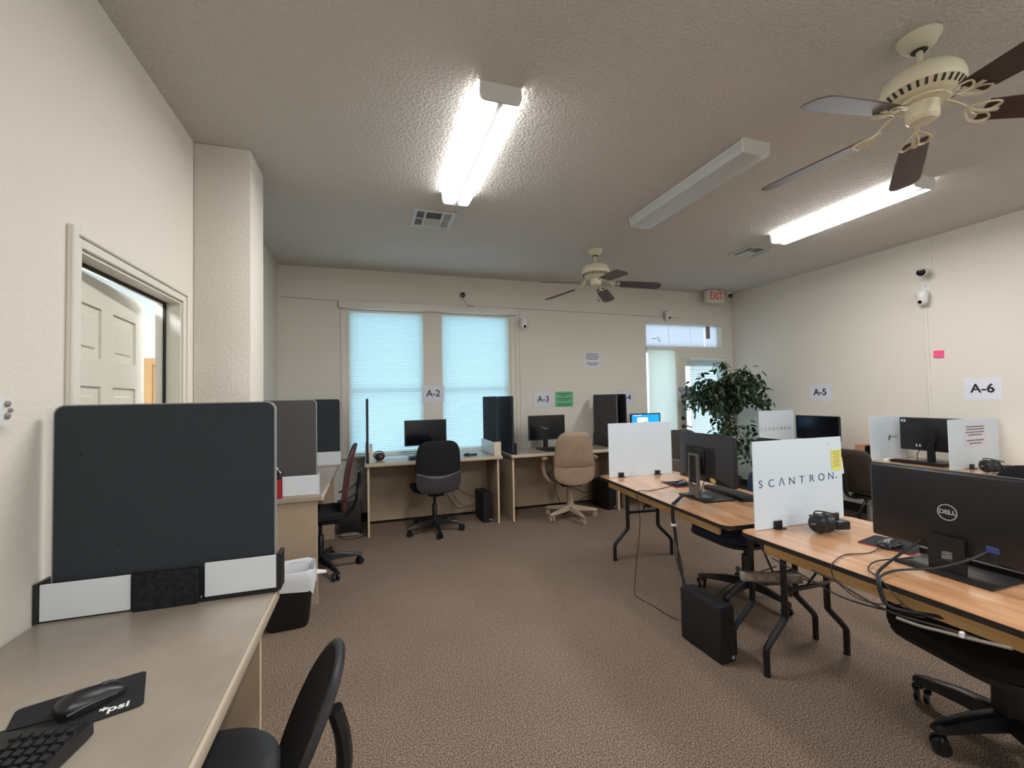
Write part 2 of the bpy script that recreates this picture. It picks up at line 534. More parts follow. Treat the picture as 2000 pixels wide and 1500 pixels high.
struct('baseboard_left', MB().box(XL, 3.362, 0, XL+0.012, YB-0.014, 0.10), 'baseboard_black')

# the next room, seen through the gap of the door
HX = -2.6
struct('floor_hall', MB().box(HX, 0.9, -0.06, XL-0.116, 4.8, -0.001), 'carpet')
struct('ceiling_hall', MB().box(HX, 0.9, 2.60, XL-0.116, 4.8, 2.66), 'hall_white')
struct('wall_hall_left', MB().box(HX-0.1, 0.9, 0, HX, 4.8, 2.6), 'hall_white')
struct('wall_hall_back', MB().box(HX-0.1, 4.8, 0, XL-0.116, 4.9, 2.6), 'hall_white')
struct('wall_hall_front', MB().box(HX-0.1, 0.8, 0, XL-0.116, 0.9, 2.6), 'hall_white')

# left door: casing, jamb, leaf standing ajar
t = bpy.data.objects.new('door_1', None); COL.objects.link(t); t['kind'] = 'structure'
t['label'] = 'cream six-panel door standing ajar in the left wall'
mb = MB()
for (ya, yb, za, zb) in ((DL[0]-0.065, DL[0], 0, DL[3]+0.065), (DL[1], DL[1]+0.062, 0, DL[3]+0.065), (DL[0], DL[1], DL[3], DL[3]+0.065)):
    mb.box(XL-0.001, ya, za, XL+0.012, yb, zb, 0.003)
w = 0.030
for (ya, yb, za, zb) in ((DL[0]-0.065, DL[0]-0.065+w, 0, DL[3]+0.065), (DL[1]+0.062-w, DL[1]+0.062, 0, DL[3]+0.065), (DL[0]-0.065+w, DL[1]+0.062-w, DL[3]+0.065-w, DL[3]+0.065)):
    mb.box(XL+0.010, ya, za, XL+0.022, yb, zb, 0.004)
mb.build('door_casing', 'trim_white', t)
mb = MB()
jt = 0.012
for (ya, yb, za, zb) in ((DL[0], DL[0]+jt, 0, DL[3]), (DL[1]-jt, DL[1], 0, DL[3]), (DL[0]+jt, DL[1]-jt, DL[3]-jt, DL[3])):
    mb.box(XL-0.116, ya, za, XL-0.001, yb, zb)
mb.build('door_jamb', 'trim_white', t)
mb = MB()
for (ya, yb, za, zb) in ((DL[0]+jt, DL[0]+jt+0.012, 0, DL[3]-jt), (DL[1]-jt-0.012, DL[1]-jt, 0, DL[3]-jt), (DL[0]+jt, DL[1]-jt, DL[3]-jt-0.012, DL[3]-jt)):
    mb.box(XL-0.078, ya, za, XL-0.066, yb, zb)
mb.build('weatherstrip', 'weatherstrip', t)
leafM = T(XL-0.080, DL[0]+0.016, 0) @ RZ(5.3)
lw, lh = 0.868, 1.955
lf = bpy.data.objects.new('door_leaf', None); COL.objects.link(lf); lf.parent = t; lf.matrix_local = leafM
def panels_leaf(parent):
    mb = MB()
    st = 0.115; mid = 0.115
    pw = (lw-2*st-mid)/2
    rows = ((0.22, 0.86), (1.02, 1.50), (1.62, lh-0.12))
    cols = ((st, st+pw), (st+pw+mid, lw-st))
    ys = [0, lw]+[c for q in cols for c in q]; zs = [0.01, lh]+[c for q in rows for c in q]
    holes = [(c[0], c[1], r_[0], r_[1]) for c in cols for r_ in rows]
    wall_cells(mb, ys, zs, holes, lambda m, a, b, c, d: m.box(-0.040, a, c, 0, b, d))
    mb.build('leaf_frame', 'door_paint', parent)
    for h in holes:
        m2 = MB()
        m2.box(-0.034, h[0], h[2], -0.010, h[1], h[3])
        m2.box(-0.022, h[0]+0.035, h[2]+0.035, -0.003, h[1]-0.035, h[3]-0.035, 0.009, 1)
        m2.build('panel', 'door_paint', parent)
panels_leaf(lf)
hl = thing('hall_fill_lamp', 'flat unseen ceiling lamp added to light the next room behind the ajar door', 'ceiling lamp', (-1.85, 2.6, 2.6))  # added out of view to brighten what shows through the door gap
MB().box(-0.24, -0.62, -0.03, 0.24, 0.62, -0.001).build('housing', 'white_metal', hl)
mat('hall_fill_lens', '#ffffff', 0.5, emit=('#eef6ff', 55.0))
MB().box(-0.2, -0.58, -0.038, 0.2, 0.58, -0.031).build('diffuser', 'hall_fill_lens', hl)
o = MB()
o.box(-1.93, 4.77, 0.95, -1.87, 4.799, 1.84).box(-1.46, 4.77, 0.95, -1.40, 4.799, 1.84)
o.box(-1.87, 4.77, 0.95, -1.46, 4.799, 1.01).box(-1.87, 4.77, 1.78, -1.46, 4.799, 1.84)
pf = thing('picture_frame', 'tan wooden picture frame in the room behind the ajar door', 'picture frame')
o.build('frame', 'oak_trim', pf)
MB().box(-1.87, 4.785, 1.01, -1.46, 4.799, 1.78).build('picture', 'oak_trim', pf)

# ------------------------------------------------------------------ windows in the back wall
def window(n, h, ym, mull=True):
    t = bpy.data.objects.new('window_%d' % n, None); COL.objects.link(t); t['kind'] = 'structure'
    x0, x1, z0, z1 = h; f = 0.03
    mb = MB()
    mb.box(x0, ym, z0, x0+f, ym+0.04, z1).box(x1-f, ym, z0, x1, ym+0.04, z1)
    mb.box(x0+f, ym, z0, x1-f, ym+0.04, z0+f).box(x0+f, ym, z1-f, x1-f, ym+0.04, z1)
    if mull: mb.box(x0+f, ym, (z0+z1)/2-0.02-0.09, x1-f, ym+0.04, (z0+z1)/2+0.02-0.09)
    mb.build('window_frame', 'frame_white', t)
    MB().box(x0+f, ym+0.018, z0+f, x1-f, ym+0.022, z1-f).build('pane', 'glass', t)
    return t
window(1, W1, YB+0.095); window(2, W2, YB+0.095)
w3 = window(3, TR, YB+0.095, False); w4 = window(4, SL, YB+0.095, False)
window(5, RW[0], YR-0.09); window(6, RW[1], YR-0.09)  # the added rear pair, never in view, for cool frontal light
mb = MB().box(-0.31, YB-0.035, 0.742, 1.80, YB+0.0, 0.768, 0.004)
struct('trim_1', mb, 'trim_white')      # window sill
mb = MB()
mb.box(-0.315, YB-0.014, 0.768, -0.262, YB, 2.50, 0.002).box(1.775, YB-0.014, 0.768, 1.80, YB, 2.50, 0.002)
struct('trim_2', mb, 'trim_white')      # flat side casings

slat_mesh = {}
def blind(label, x0, x1, z0, z1, y, pitch=0.0235, tilt=62, sag=0.0, head=0.028):
    t = thing('window_blind', label, 'window blind', ((x0+x1)/2, y, z1), 0, 'white mini blinds')
    w = (x1-x0)
    MB().box(-w/2, -0.013, -head, w/2, 0.013, 0, 0.003).build('headrail', 'frame_white', t)
    key = round(w, 3)
    if key not in slat_mesh:
        m = MB()
        prof = [(-0.0125, -0.0010), (-0.006, 0.0008), (0.0, 0.0014), (0.006, 0.0008), (0.0125, -0.0010)]
        vs = [[m.bm.verts.new((sx*w/2*0.992, py, pz)) for py, pz in prof] for sx in (-1, 1)]
        for k in range(4): m.bm.faces.new((vs[0][k], vs[0][k+1], vs[1][k+1], vs[1][k]))
        slat_mesh[key] = m.mesh('slat', 'slat')
    n = int((z1-z0-head-0.012)/pitch)
    for i in range(n):
        z = -head-0.010-pitch*(i+0.3)
        tl = tilt + rnd.uniform(-2.0, 2.0)
        inst('slat', slat_mesh[key], t, T(0, 0, z) @ RX(-tl))
    MB().box(-w/2, -0.011, -(z1-z0), w/2, 0.011, -(z1-z0)+0.014, 0.003).build('bottom_rail', 'frame_white', t)
    m = MB()
    for sx in (-0.32, 0.32):
        m.tube([(sx*w, -0.0145, -head), (sx*w, -0.0145, -(z1-z0)+0.014)], 0.0008, 5, 1)
    m.build('ladder_cord', 'frame_white', t)
    if w > 0.7: MB().tube([(-0.40*w, -0.022, -head), (-0.40*w, -0.022, -0.6)], 0.004, 6, 1).build('tilt_wand', 'clear_film', t)
    return t
blind('lowered mini blind in the window left of the sheet reading A-2', W1[0]+0.012, W1[1]-0.012, 0.775, 2.500, YB+0.045)
blind('lowered mini blind in the window right of the sheet reading A-2', W2[0]+0.012, W2[1]-0.012, 0.775, 2.500, YB+0.045)
v = MB().box(-0.335, YB-0.062, 2.507, 1.86, YB-0.001, 2.592, 0.006, 2).build('window_valance', 'trim_white')
tag(v, 'long white valance box across the top of both blind-covered windows', 'valance')

# transom: sheets of paper taped over the glass
for i, (xa, xb, tl) in enumerate(((TR[0]+0.012, 4.335, 0.0), (4.325, 4.735, 0.004), (4.725, 4.985, 0.002), (5.0, 5.235, 0.0))):
    m = MB()
    nx = 8; top = []; bot = []
    for k in range(nx+1):
        x = xa+(xb-xa)*k/nx; yy = YB+0.082-0.012*i % 3*0.004 - 0.006*math.sin(PI*k/nx)
        top.append(m.bm.verts.new((x, yy, TR[3]-0.012))); bot.append(m.bm.verts.new((x, yy-0.004, TR[2]+0.010+tl)))
    for k in range(nx): m.bm.faces.new((top[k], top[k+1], bot[k+1], bot[k]))
    o = m.build('taped_paper', 'paper_lit')
    tag(o, ('white paper with a small logo taped inside the transom at its left end', 'wide white paper taped over the middle of the transom',
            'narrow white paper taped right of the middle of the transom', 'white paper with a tape strip at the right end of the transom')[i], 'paper', 'papers covering the transom')
    if i == 0:
        for (dx, dz, r_) in ((0.245, 0.157, 0.011), (0.268, 0.130, 0.009), (0.252, 0.118, 0.008), (0.272, 0.105, 0.009)):
            MB().cyl((xa+dx, YB+0.0672, TR[2]+dz-0.015), (xa+dx, YB+0.0662, TR[2]+dz-0.015), r_, n=12).build('logo_dot', 'ink_grey', o)
        MB().box(xa+0.13, YB+0.0665, TR[2]+0.122, xa+0.225, YB+0.0672, TR[2]+0.130).build('logo_line', 'ink_grey', o)
    if i == 3:
        MB().box(xa+0.01, YB+0.060, TR[3]-0.21, xa+0.085, YB+0.0606, TR[3]-0.013).build('tape_strip', 'grey_cord', o)

# sidelight roller shade
t = thing('roller_shade', 'white roller shade pulled down over the narrow sidelight left of the door', 'roller shade', (4.117, YB+0.0, 2.10))
MB().cyl((-0.268, -0.03, 0.005), (0.262, -0.03, 0.005), 0.021, n=14).build('roller_tube', 'frame_white', t)
m = MB(); nz = 26; rows = []
for k in range(nz+1):
    z = -1.95*k/nz
    wl = 0.008*math.sin(k*0.55)
    rows.append([m.bm.verts.new((-0.232+0.004*math.sin(k*0.4), -0.018+wl*0.4, z)), m.bm.verts.new((-0.08, -0.020-wl, z)), m.bm.verts.new((0.08, -0.018+wl, z)), m.bm.verts.new((0.236-0.018*math.sin(PI*k/nz)**2+0.008*math.sin(k*0.3), -0.016, z))])
for a, b in zip(rows, rows[1:]):
    for q in range(3): m.bm.faces.new((a[q], a[q+1], b[q+1], b[q]))
m.build('shade_cloth', 'shade', t)
MB().box(-0.235, -0.026, -1.968, 0.235, -0.012, -1.95, 0.003).build('hem_bar', 'frame_white', t)

# exit door in the back wall
t = bpy.data.objects.new('door_2', None); COL.objects.link(t); t['kind'] = 'structure'
t['label'] = 'cream glazed exit door in the back wall behind the plant'
mb = MB()
for (a, b, c, d) in ((DR[0]-0.05, DR[0]+0.012, 0, DR[3]+0.05), (DR[1]-0.012, DR[1]+0.05, 0, DR[3]+0.05), (DR[0]+0.012, DR[1]-0.012, DR[3]-0.012, DR[3]+0.05)):
    mb.box(a, YB-0.016, c, b, YB+0.001, d, 0.004)
    mb.box(max(a, DR[0]), YB+0.001, c, min(b, DR[1]), YB+0.13, min(d, DR[3]))
mb.build('door_casing', 'trim_white', t)
x0, x1, z1 = DR[0]+0.018, DR[1]-0.018, DR[3]-0.018
gx0, gx1, gz0, gz1 = x0+0.125, x1-0.125, 0.25, 1.85
mb = MB()
wall_cells(mb, [x0, x1, gx0, gx1], [0.01, z1, gz0, gz1], [(gx0, gx1, gz0, gz1)], lambda m, a, b, c, d: m.box(a, YB+0.035, c, b, YB+0.078, d))
lf = mb.build('door_leaf', 'door_paint', t)
mb = MB()
fw = 0.022
for (a, b, c, d) in ((gx0-fw, gx0, gz0-fw, gz1+fw), (gx1, gx1+fw, gz0-fw, gz1+fw), (gx0, gx1, gz0-fw, gz0), (gx0, gx1, gz1, gz1+fw)):
    mb.box(a, YB+0.026, c, b, YB+0.035, d, 0.003)
mb.build('glazing_frame', 'door_paint', lf)
MB().box(gx0, YB+0.055, gz0, gx1, YB+0.060, gz1).build('pane', 'glass', lf)
mb = MB().lathe([(0, 0.03), (0.014, 0.03), (0.02, 0.022), (0.028, 0.008), (0.03, 0)], 18, T(4.512, YB+0.035, 1.06) @ RX(90))
mb.build('deadbolt', 'brass_dark', lf)
mb = MB().lathe([(0, 0.02), (0.016, 0.02), (0.026, 0.010), (0.032, 0)], 18, T(4.512, YB+0.035, 0.935) @ RX(90))
mb.tube([(4.512, YB+0.03, 0.935), (4.512, YB-0.012, 0.935), (4.55, YB-0.02, 0.945), (4.585, YB-0.018, 0.93), (4.615, YB-0.016, 0.925), (4.63, YB-0.016, 0.937)], 0.0085, 8, 5)
mb.build('lever_handle', 'brass_dark', lf)
b3 = blind('mini blind hanging on the exit door behind the plant', 4.600, 5.262, 0.22, 1.955, YB-0.038, pitch=0.026, tilt=40, head=0.04)
MB().cyl((-0.338, -0.018, -0.012), (0.338, -0.018, -0.012), 0.021, n=14).build('cover_roll', 'frame_white', b3)
ns = thing('notice_sign', 'blue and white notice sign on the exit door, partly behind its blind', 'sign', (4.527, YB-0.0195, 1.43), 0)
MB().box(-0.135, 0, -0.105, 0.135, 0.002, 0.105).build('board', 'paper', ns)
MB().box(-0.125, -0.0006, 0.035, 0.125, 0, 0.095).build('header_band', 'notice_blue', ns)
text('lettering', 'NOTICE', 0.062, T(0, -0.001, 0.064) @ UP, 'ink_white', ns, bold=0.0015)
text('lettering', 'KEEP THIS DOOR', 0.026, T(0, -0.001, 0.014) @ UP, 'ink', ns)
text('lettering', 'CLOSED', 0.048, T(0, -0.001, -0.028) @ UP, 'ink', ns, bold=0.001)
text('lettering', 'AT ALL TIMES', 0.030, T(0, -0.001, -0.068) @ UP, 'ink', ns, bold=0.0005)

# ------------------------------------------------------------------ ceiling lights, vents, fans
def fluorescent(label, x, y, lit):
    t = thing('fluorescent_light', label, 'ceiling light', (x, y, ZC), 0, 'ceiling fluorescent lights')
    L, w = 0.605, 0.108
    MB().box(-w+0.012, -L+0.01, -0.022, w-0.012, L-0.01, -0.0005).build('housing', 'white_metal', t)
    prof = [(-w+0.002, -0.022), (-w+0.002, -0.060), (-w+0.010, -0.082), (-w+0.022, -0.088), (0, -0.0885), (w-0.022, -0.088), (w-0.010, -0.082), (w-0.002, -0.060), (w-0.002, -0.022)]
    m = MB()
    a = [m.bm.verts.new((px, -L+0.004, pz)) for px, pz in prof]; b = [m.bm.verts.new((px, L-0.004, pz)) for px, pz in prof]
    for i in range(len(prof)-1): m.bm.faces.new((a[i], a[i+1], b[i+1], b[i]))
    m.build('diffuser', 'lens_lit' if lit else 'lens_off', t)
    m = MB()
    out = [(-w, 0), (-w, -0.058), (-w+0.010, -0.084), (-w+0.024, -0.0915), (w-0.024, -0.0915), (w-0.010, -0.084), (w, -0.058), (w, 0)]
    for sy in (-1, 1):
        MB().prism([(px, pz-0.0005) for px, pz in out], 0, 0.012, T(0, sy*L+(0.006 if sy > 0 else 0.006), 0) @ RX(90)).build('end_cap', 'white_metal', t)
    return t
fluorescent('lit fluorescent fixture on the ceiling nearest the left wall', 0.635, 2.648, True)
fluorescent('unlit fluorescent fixture in the middle of the ceiling', 2.283, 2.665, False)
fluorescent('lit fluorescent fixture on the ceiling nearest the right wall', 3.862, 2.665, True)
for _n, _x in (('left', 0.635), ('middle', 2.283), ('right', 3.862)):  # extra row, never in view, added to brighten the room and soften shadows
    fluorescent('lit fluorescent fixture added unseen as fill behind the viewer, %s of its row' % _n, _x, -0.75, True)

def vent(label, x, y, w, d):
    t = thing('ceiling_vent', label, 'air vent', (x, y, ZC), 0, 'ceiling air vents')
    h = 0.012
    cx = [(-w/2+0.028, -w/2+0.092), (-w/2+0.108, w/2-0.108), (w/2-0.092, w/2-0.028)]
    cy = [(-d/2+0.028, -0.006), (0.006, d/2-0.028)]
    holes = [(a[0], a[1], b[0], b[1]) for a in cx for b in cy]
    m = MB()
    wall_cells(m, [-w/2, w/2]+[q for a in cx for q in a], [-d/2, d/2]+[q for a in cy for q in a], holes, lambda mm, a, b, c, e: mm.box(a, c, -h, b, e, -0.0005))
    m.build('frame', 'vent_white', t)
    MB().box(-w/2+0.02, -d/2+0.02, -0.0022, w/2-0.02, d/2-0.02, -0.0006).build('duct_back', 'vent_dark', t)
    for i, a in enumerate(cx):
        for j, b in enumerate(cy):
            if i == 1:
                k = 7
                for q in range(k):
                    y0 = b[0]+(b[1]-b[0])*(q+0.5)/k
                    MB().box(-(a[1]-a[0])/2, -0.008, -0.0007, (a[1]-a[0])/2, 0.008, 0.0007, M=T((a[0]+a[1])/2, y0, -0.0075) @ RX(-30 if j else 30)).build('slat', 'vent_white', t)
            else:
                for q in range(5):
                    x0 = a[0]+(a[1]-a[0])*(q+0.5)/5
                    MB().box(-0.0055, -(b[1]-b[0])/2, -0.0006, 0.0055, (b[1]-b[0])/2, 0.0006, M=T(x0, (b[0]+b[1])/2, -0.0075) @ RY(50 if i else -50)).build('slat', 'vent_white', t)
    return t
vent('white ceiling vent near the left lit fluorescent light', 0.53, 3.765, 0.345, 0.352)
vent('white ceiling vent near the right lit fluorescent light', 4.015, 3.73, 0.345, 0.31)

def fan(label, x, y, phase, chain):
    t = thing('ceiling_fan', label, 'ceiling fan', (x, y, ZC), 0, 'five-blade ceiling fans')
    MB().lathe([(0, -0.0005), (0.075, -0.0005), (0.079, -0.008), (0.076, -0.016), (0.070, -0.022), (0.064, -0.040), (0.048, -0.056), (0.034, -0.064), (0, -0.064)], 28).build('canopy', 'cream_metal', t)
    MB().lathe([(0.030, -0.066), (0.026, -0.070), (0, -0.070)], 20).build('canopy_collar', 'cream_dark', t)
    MB().cyl((0, 0, -0.06), (0, 0, -0.17), 0.0125, n=14).build('downrod', 'cream_metal', t)
    MB().lathe([(0, -0.148), (0.03, -0.150), (0.075, -0.158), (0.115, -0.175), (0.138, -0.200), (0.146, -0.228), (0.146, -0.250), (0.140, -0.262), (0, -0.262)], 36).build('motor_housing', 'cream_metal', t)
    m = MB(); m.lathe([(0.138, -0.262), (0.122, -0.282), (0.100, -0.296), (0, -0.296)], 36)
    m.build('motor_base', 'cream_metal', t)
    m = MB()
    for k in range(30):
        a = 2*PI*k/30
        m.box(-0.013, -0.0045, -0.002, 0.013, 0.0045, 0.002, M=RZ(math.degrees(a)) @ T(0.1305, 0, -0.2735) @ RY(-52))
    m.build('vent_slots', 'cream_dark', t)
    MB().lathe([(0.086, -0.296), (0.088, -0.306), (0.058, -0.312), (0.056, -0.318), (0.058, -0.322), (0.057, -0.372), (0.045, -0.384), (0.012, -0.388), (0, -0.388)], 28).build('switch_housing', 'cream_metal', t)
    for k in range(5):
        a = phase+72*k
        B = RZ(a)
        m = MB()
        m.tube([(0.07, 0, -0.300), (0.12, 0, -0.326), (0.17, 0, -0.364), (0.20, 0, -0.379)], 0.009, 8, 4, flat=0.5)
        for sy in (-1, 1):
            m.tube([(0.150, 0, -0.356), (0.175, 0.040*sy, -0.376-0.008*sy), (0.215, 0.054*sy, -0.383-0.011*sy), (0.245, 0.040*sy, -0.383-0.008*sy), (0.225, 0.012*sy, -0.383), (0.190, 0.010*sy, -0.379)], 0.007, 8, 5, closed=True, flat=0.55)
        m.tube([(0.20, 0, -0.379), (0.255, 0, -0.383)], 0.012, 8, 1, flat=0.4)
        o = m.build('blade_bracket', 'cream_metal', t); o.matrix_local = B @ RX(0)
        out = [(0.205, -0.054), (0.40, -0.064), (0.62, -0.069), (0.65, -0.058), (0.67, -0.030), (0.67, 0.030), (0.65, 0.058), (0.62, 0.069), (0.40, 0.064), (0.205, 0.054)]
        o = MB().prism(out, -0.003, 0.003).build('blade', 'blade_wood', t)
        o.matrix_local = B @ T(0.2, 0, -0.374) @ RY(6) @ T(-0.2, 0, 0) @ RX(-13)
    if chain:
        m = MB(); m.tube([(0.03, 0.0, -0.386), (0.03, 0, -0.53)], 0.0012, 5, 1); m.build('pull_chain', 'brass_dark', t)
        MB().lathe([(0, -0.528), (0.006, -0.532), (0.008, -0.545), (0.006, -0.556), (0, -0.558)], 10, T(0.03, 0, 0)).build('chain_pull', 'brass_dark', t)
    return t
fan('cream ceiling fan with dark blades close to the camera at upper right', 2.322, 1.236, 36, False)
fan('cream ceiling fan with brown blades hanging near the back wall', 2.30, 4.129, 47, True)

# ------------------------------------------------------------------ things on the walls
def bars(parent, m, rows, y, mat_, fn):
    """illegible small print: thin bars, one mesh per row"""
    for (x0, x1, z) in rows: fn(MB(), x0, x1, z).build('print_line', mat_, parent)
def wall_sheet(name, label, cat, x, z, w, h, m, txt=None, size=0.1, wall='back', film=False, rows=(), rm='ink', group=None):
    if wall == 'back': t = thing(name, label, cat, (x, YB-0.001, z), 0, group)
    else: t = thing(name, label, cat, (XR-0.001, x, z), -90, group)
    MB().box(-w/2, -0.0015, -h/2, w/2, 0, h/2).build('sheet', m, t)
    if txt: text('lettering', txt, size, T(0, -0.0022, 0) @ UP, 'ink', t, bold=0.0024)
    for (a, b, zz, hh) in rows: MB().box(a, -0.0021, zz-hh/2, b, -0.0016, zz+hh/2).build('print_line', rm, t)
    if film: MB().box(-w/2-0.012, -0.0042, -h/2-0.008, w/2+0.012, -0.0034, h/2+0.006).build('plastic_sleeve', 'clear_film', t)
    return t
G = 'numbered station sheets on the walls'
t = wall_sheet('station_sign', 'printed sheet reading A-2 on the post between the two windows', 'sign', 0.753, 1.49, 0.262, 0.205, 'paper', 'A-2', 0.115, film=True, group=G)
wall_sheet('station_sign', 'printed sheet reading A-3 on the back wall beside a green sheet', 'sign', 2.225, 1.39, 0.28, 0.206, 'paper', 'A-3', 0.115, film=True, group=G)
wall_sheet('station_sign', 'printed sheet reading A-4, half hidden behind dark dividers', 'sign', 3.50, 1.39, 0.28, 0.206, 'paper', 'A-4', 0.115, film=True, group=G)
wall_sheet('station_sign', 'printed sheet reading A-5 on the right wall beside the plant', 'sign', 4.108, 1.412, 0.28, 0.206, 'paper', 'A-5', 0.115, 'right', group=G)
wall_sheet('station_sign', 'printed sheet reading A-6 at the right edge of the right wall', 'sign', 2.55, 1.42, 0.27, 0.206, 'paper', 'A-6', 0.115, 'right', group=G)
wall_sheet('green_sheet', 'green printed sheet on the back wall', 'paper', 2.532, 1.385, 0.27, 0.208, 'paper_green',
           rows=((-0.10, 0.11, 0.075, 0.010), (-0.05, 0.03, 0.052, 0.009), (-0.11, 0.12, 0.010, 0.010), (-0.08, 0.07, -0.012, 0.009), (-0.11, 0.11, -0.062, 0.010), (-0.10, 0.09, -0.085, 0.010)), rm='ink_green')
wall_sheet('notice_paper', 'white printed notice high on the back wall beside the far fan', 'paper', 2.98, 1.93, 0.26, 0.21, 'paper',
           rows=((-0.10, 0.10, 0.080, 0.010), (-0.105, 0.105, 0.055, 0.010), (-0.105, 0.105, 0.030, 0.010), (-0.09, 0.08, 0.006, 0.010), (-0.10, 0.105, -0.045, 0.010), (-0.07, 0.08, -0.070, 0.010)), rm='ink_grey')
t = thing('sticky_note_pad', 'pink sticky note pad stuck on the right wall', 'sticky note', (XR-0.001, 2.865, 1.777), -90)
MB().box(-0.04, -0.012, -0.036, 0.04, 0, 0.036, 0.001, M=RY(3)).build('pad', 'paper_pink', t)

t = thing('cable_raceway', 'white vertical cable raceway running down the right wall', 'raceway', (XR, 2.955, 1.55), -90)
MB().box(-0.013, -0.014, -1.45, 0.013, -0.0005, 0.80, 0.003).build('channel', 'trim_white', t)
t = thing('cable_raceway', 'short white cable raceway at the ceiling above the bullet camera', 'raceway', (XR, 2.892, 2.80), -90)
MB().box(-0.009, -0.012, -0.17, 0.009, -0.0005, 0.178, 0.003).build('channel', 'trim_white', t)

def bullet_cam(label, loc, aim, wallM, big=1.0, short=False):
    t = thing('security_camera', label, 'security camera', loc, 0, 'wall security cameras')
    MB().lathe([(0, 0.018), (0.024, 0.018), (0.030, 0.010), (0.031, 0.001), (0, 0.001)], 18, wallM).build('mount', 'plastic_white', t)
    a = Vector(aim[0]); d = Vector(aim[1]).normalized()
    MB().tube([(wallM @ Vector((0, 0, 0.012))), a - d*0.02], 0.010, 8, 1).build('arm', 'plastic_white', t)
    M = T(*a) @ d.to_track_quat('Z', 'Y').to_matrix().to_4x4()
    r = 0.034*big
    L = 0.05 if short else 0.10
    b = MB().lathe([(0, -L*0.6), (r*0.8, -L*0.6), (r*0.95, -L*0.4), (r, 0), (r, L*0.4), (r*0.93, L*0.45), (0, L*0.45)], 20, M).build('body', 'plastic_white', t)
    MB().lathe([(0, L*0.45+0.004), (r*0.72, L*0.45+0.003), (r*0.88, L*0.45+0.0005), (r*0.88, L*0.44)], 20, M).build('lens', 'lens_black', b)
    return t
bullet_cam('white bullet camera with black lens high on the right wall', (XR-0.001, 2.905, 2.635), ((-0.105, 0.012, -0.018), (-0.86, -0.28, -0.18)), RY(-90), 1.25)
bullet_cam('small camera with round black face on the back wall above the windows', (1.133, YB-0.001, 2.735), ((0.0, -0.05, 0.0), (-0.12, -1, -0.14)), RX(90), 1.1, True)
bullet_cam('small camera with black face in the far right ceiling corner', (5.27, YB-0.16, ZC-0.001), ((0.0, -0.03, -0.07), (-0.62, -0.78, -0.12)), RX(180), 1.15, True)

def dome_cam(label, loc, rotz, plate=True):
    t = thing('security_camera', label, 'security camera', loc, rotz, 'wall security cameras')
    if plate:
        p = MB().box(-0.036, -0.007, -0.057, 0.036, -0.0005, 0.057, 0.003).build('outlet_plate', 'plastic_white', t)
        m = MB()
        for dz in (0.024,):
            for dx in (-0.008, 0.008): m.box(dx-0.0015, -0.0078, dz-0.006, dx+0.0015, -0.0071, dz+0.006)
            m.cyl((0, -0.0071, dz-0.014), (0, -0.0078, dz-0.014), 0.003, n=8)
        m.build('socket_slots', 'ink', p)
    MB().box(-0.030, -0.085, -0.062, 0.030, -0.007, -0.030, 0.008, 2).build('bracket', 'plastic_white', t)
    b = MB().lathe([(0, -0.180), (0.020, -0.177), (0.036, -0.165), (0.045, -0.14), (0.047, -0.10), (0.052, -0.066), (0.050, -0.060), (0, -0.060)], 22, T(0, -0.070, 0)).build('body', 'plastic_white', t)
    MB().lathe([(0, 0.006), (0.013, 0.005), (0.018, 0.0), (0.018, -0.006)], 16, T(0.0, -0.110, -0.150) @ RX(108)).build('lens', 'lens_black', b)
    MB().lathe([(0, 0.004), (0.018, 0.003), (0.021, -0.004)], 14, T(0.0, -0.1105, -0.108) @ RX(96) @ Matrix.Diagonal((1, 0.55, 1, 1))).build('sensor_window', 'vent_grey', b)
    return t
dome_cam('white pan camera plugged into a wall outlet on the right wall', (XR-0.001, 2.945, 2.465), -90)
dome_cam('white pan camera on the back wall beside the right window', (1.945, YB-0.001, 2.50), 0)
dome_cam('white pan camera on the back wall above the transom', (4.215, YB-0.001, 2.70), 0, False)

t = thing('exit_sign', 'white exit sign with red letters hanging from the ceiling by the far door', 'exit sign', (4.945, 5.30, ZC))
MB().box(-0.148, -0.045, -0.188, 0.148, 0.045, -0.014, 0.004).build('housing', 'exit_white', t)
MB().box(-0.06, -0.03, -0.014, 0.06, 0.03, -0.0005).build('mounting_plate', 'exit_white', t)
text('lettering', 'EXIT', 0.165, T(0.004, -0.0462, -0.102) @ UP, 'exit_red', t, bold=0.002, sx=0.72)

cord = MB().tube([(XL+0.03, YB-0.004, 2.612), (-0.34, YB-0.004, 2.597)], 0.003, 6, 1).tube([(-0.34, YB-0.004, 2.597), (1.1, YB-0.004, 2.600), (1.9, YB-0.004, 2.604)], 0.0035, 6, 2).tube([(1.9, YB-0.004, 2.604), (4.16, YB-0.004, 2.583), (4.5, YB-0.004, 2.578)], 0.0028, 6, 2).build('long_cord', 'grey_cord')
tag(cord, 'thin cord running along the back wall above windows and door', 'cord')
c2 = MB().tube([(1.135, YB-0.008, 2.71), (1.17, YB-0.010, 2.66), (1.19, YB-0.010, 2.62), (1.215, YB-0.008, 2.605)], 0.0022, 6, 5).box(1.20, YB-0.02, 2.596, 1.29, YB-0.001, 2.612, 0.004).build('camera_cord', 'grey_cord')
tag(c2, 'short cord and plug below the small black-faced camera', 'cord')
m = MB().box(1.845, YB-0.011, 0.72, 1.862, YB-0.0005, 2.44, 0.003)
tag(m.build('cord_channel', 'trim_white'), 'slim white cord channel down the wall beside the right window', 'raceway')
m = MB().box(1.896, YB-0.011, 0.72, 1.910, YB-0.0005, 2.36, 0.003)
tag(m.build('cord_channel', 'trim_white'), 'second slim white channel below the pan camera beside the window', 'raceway')

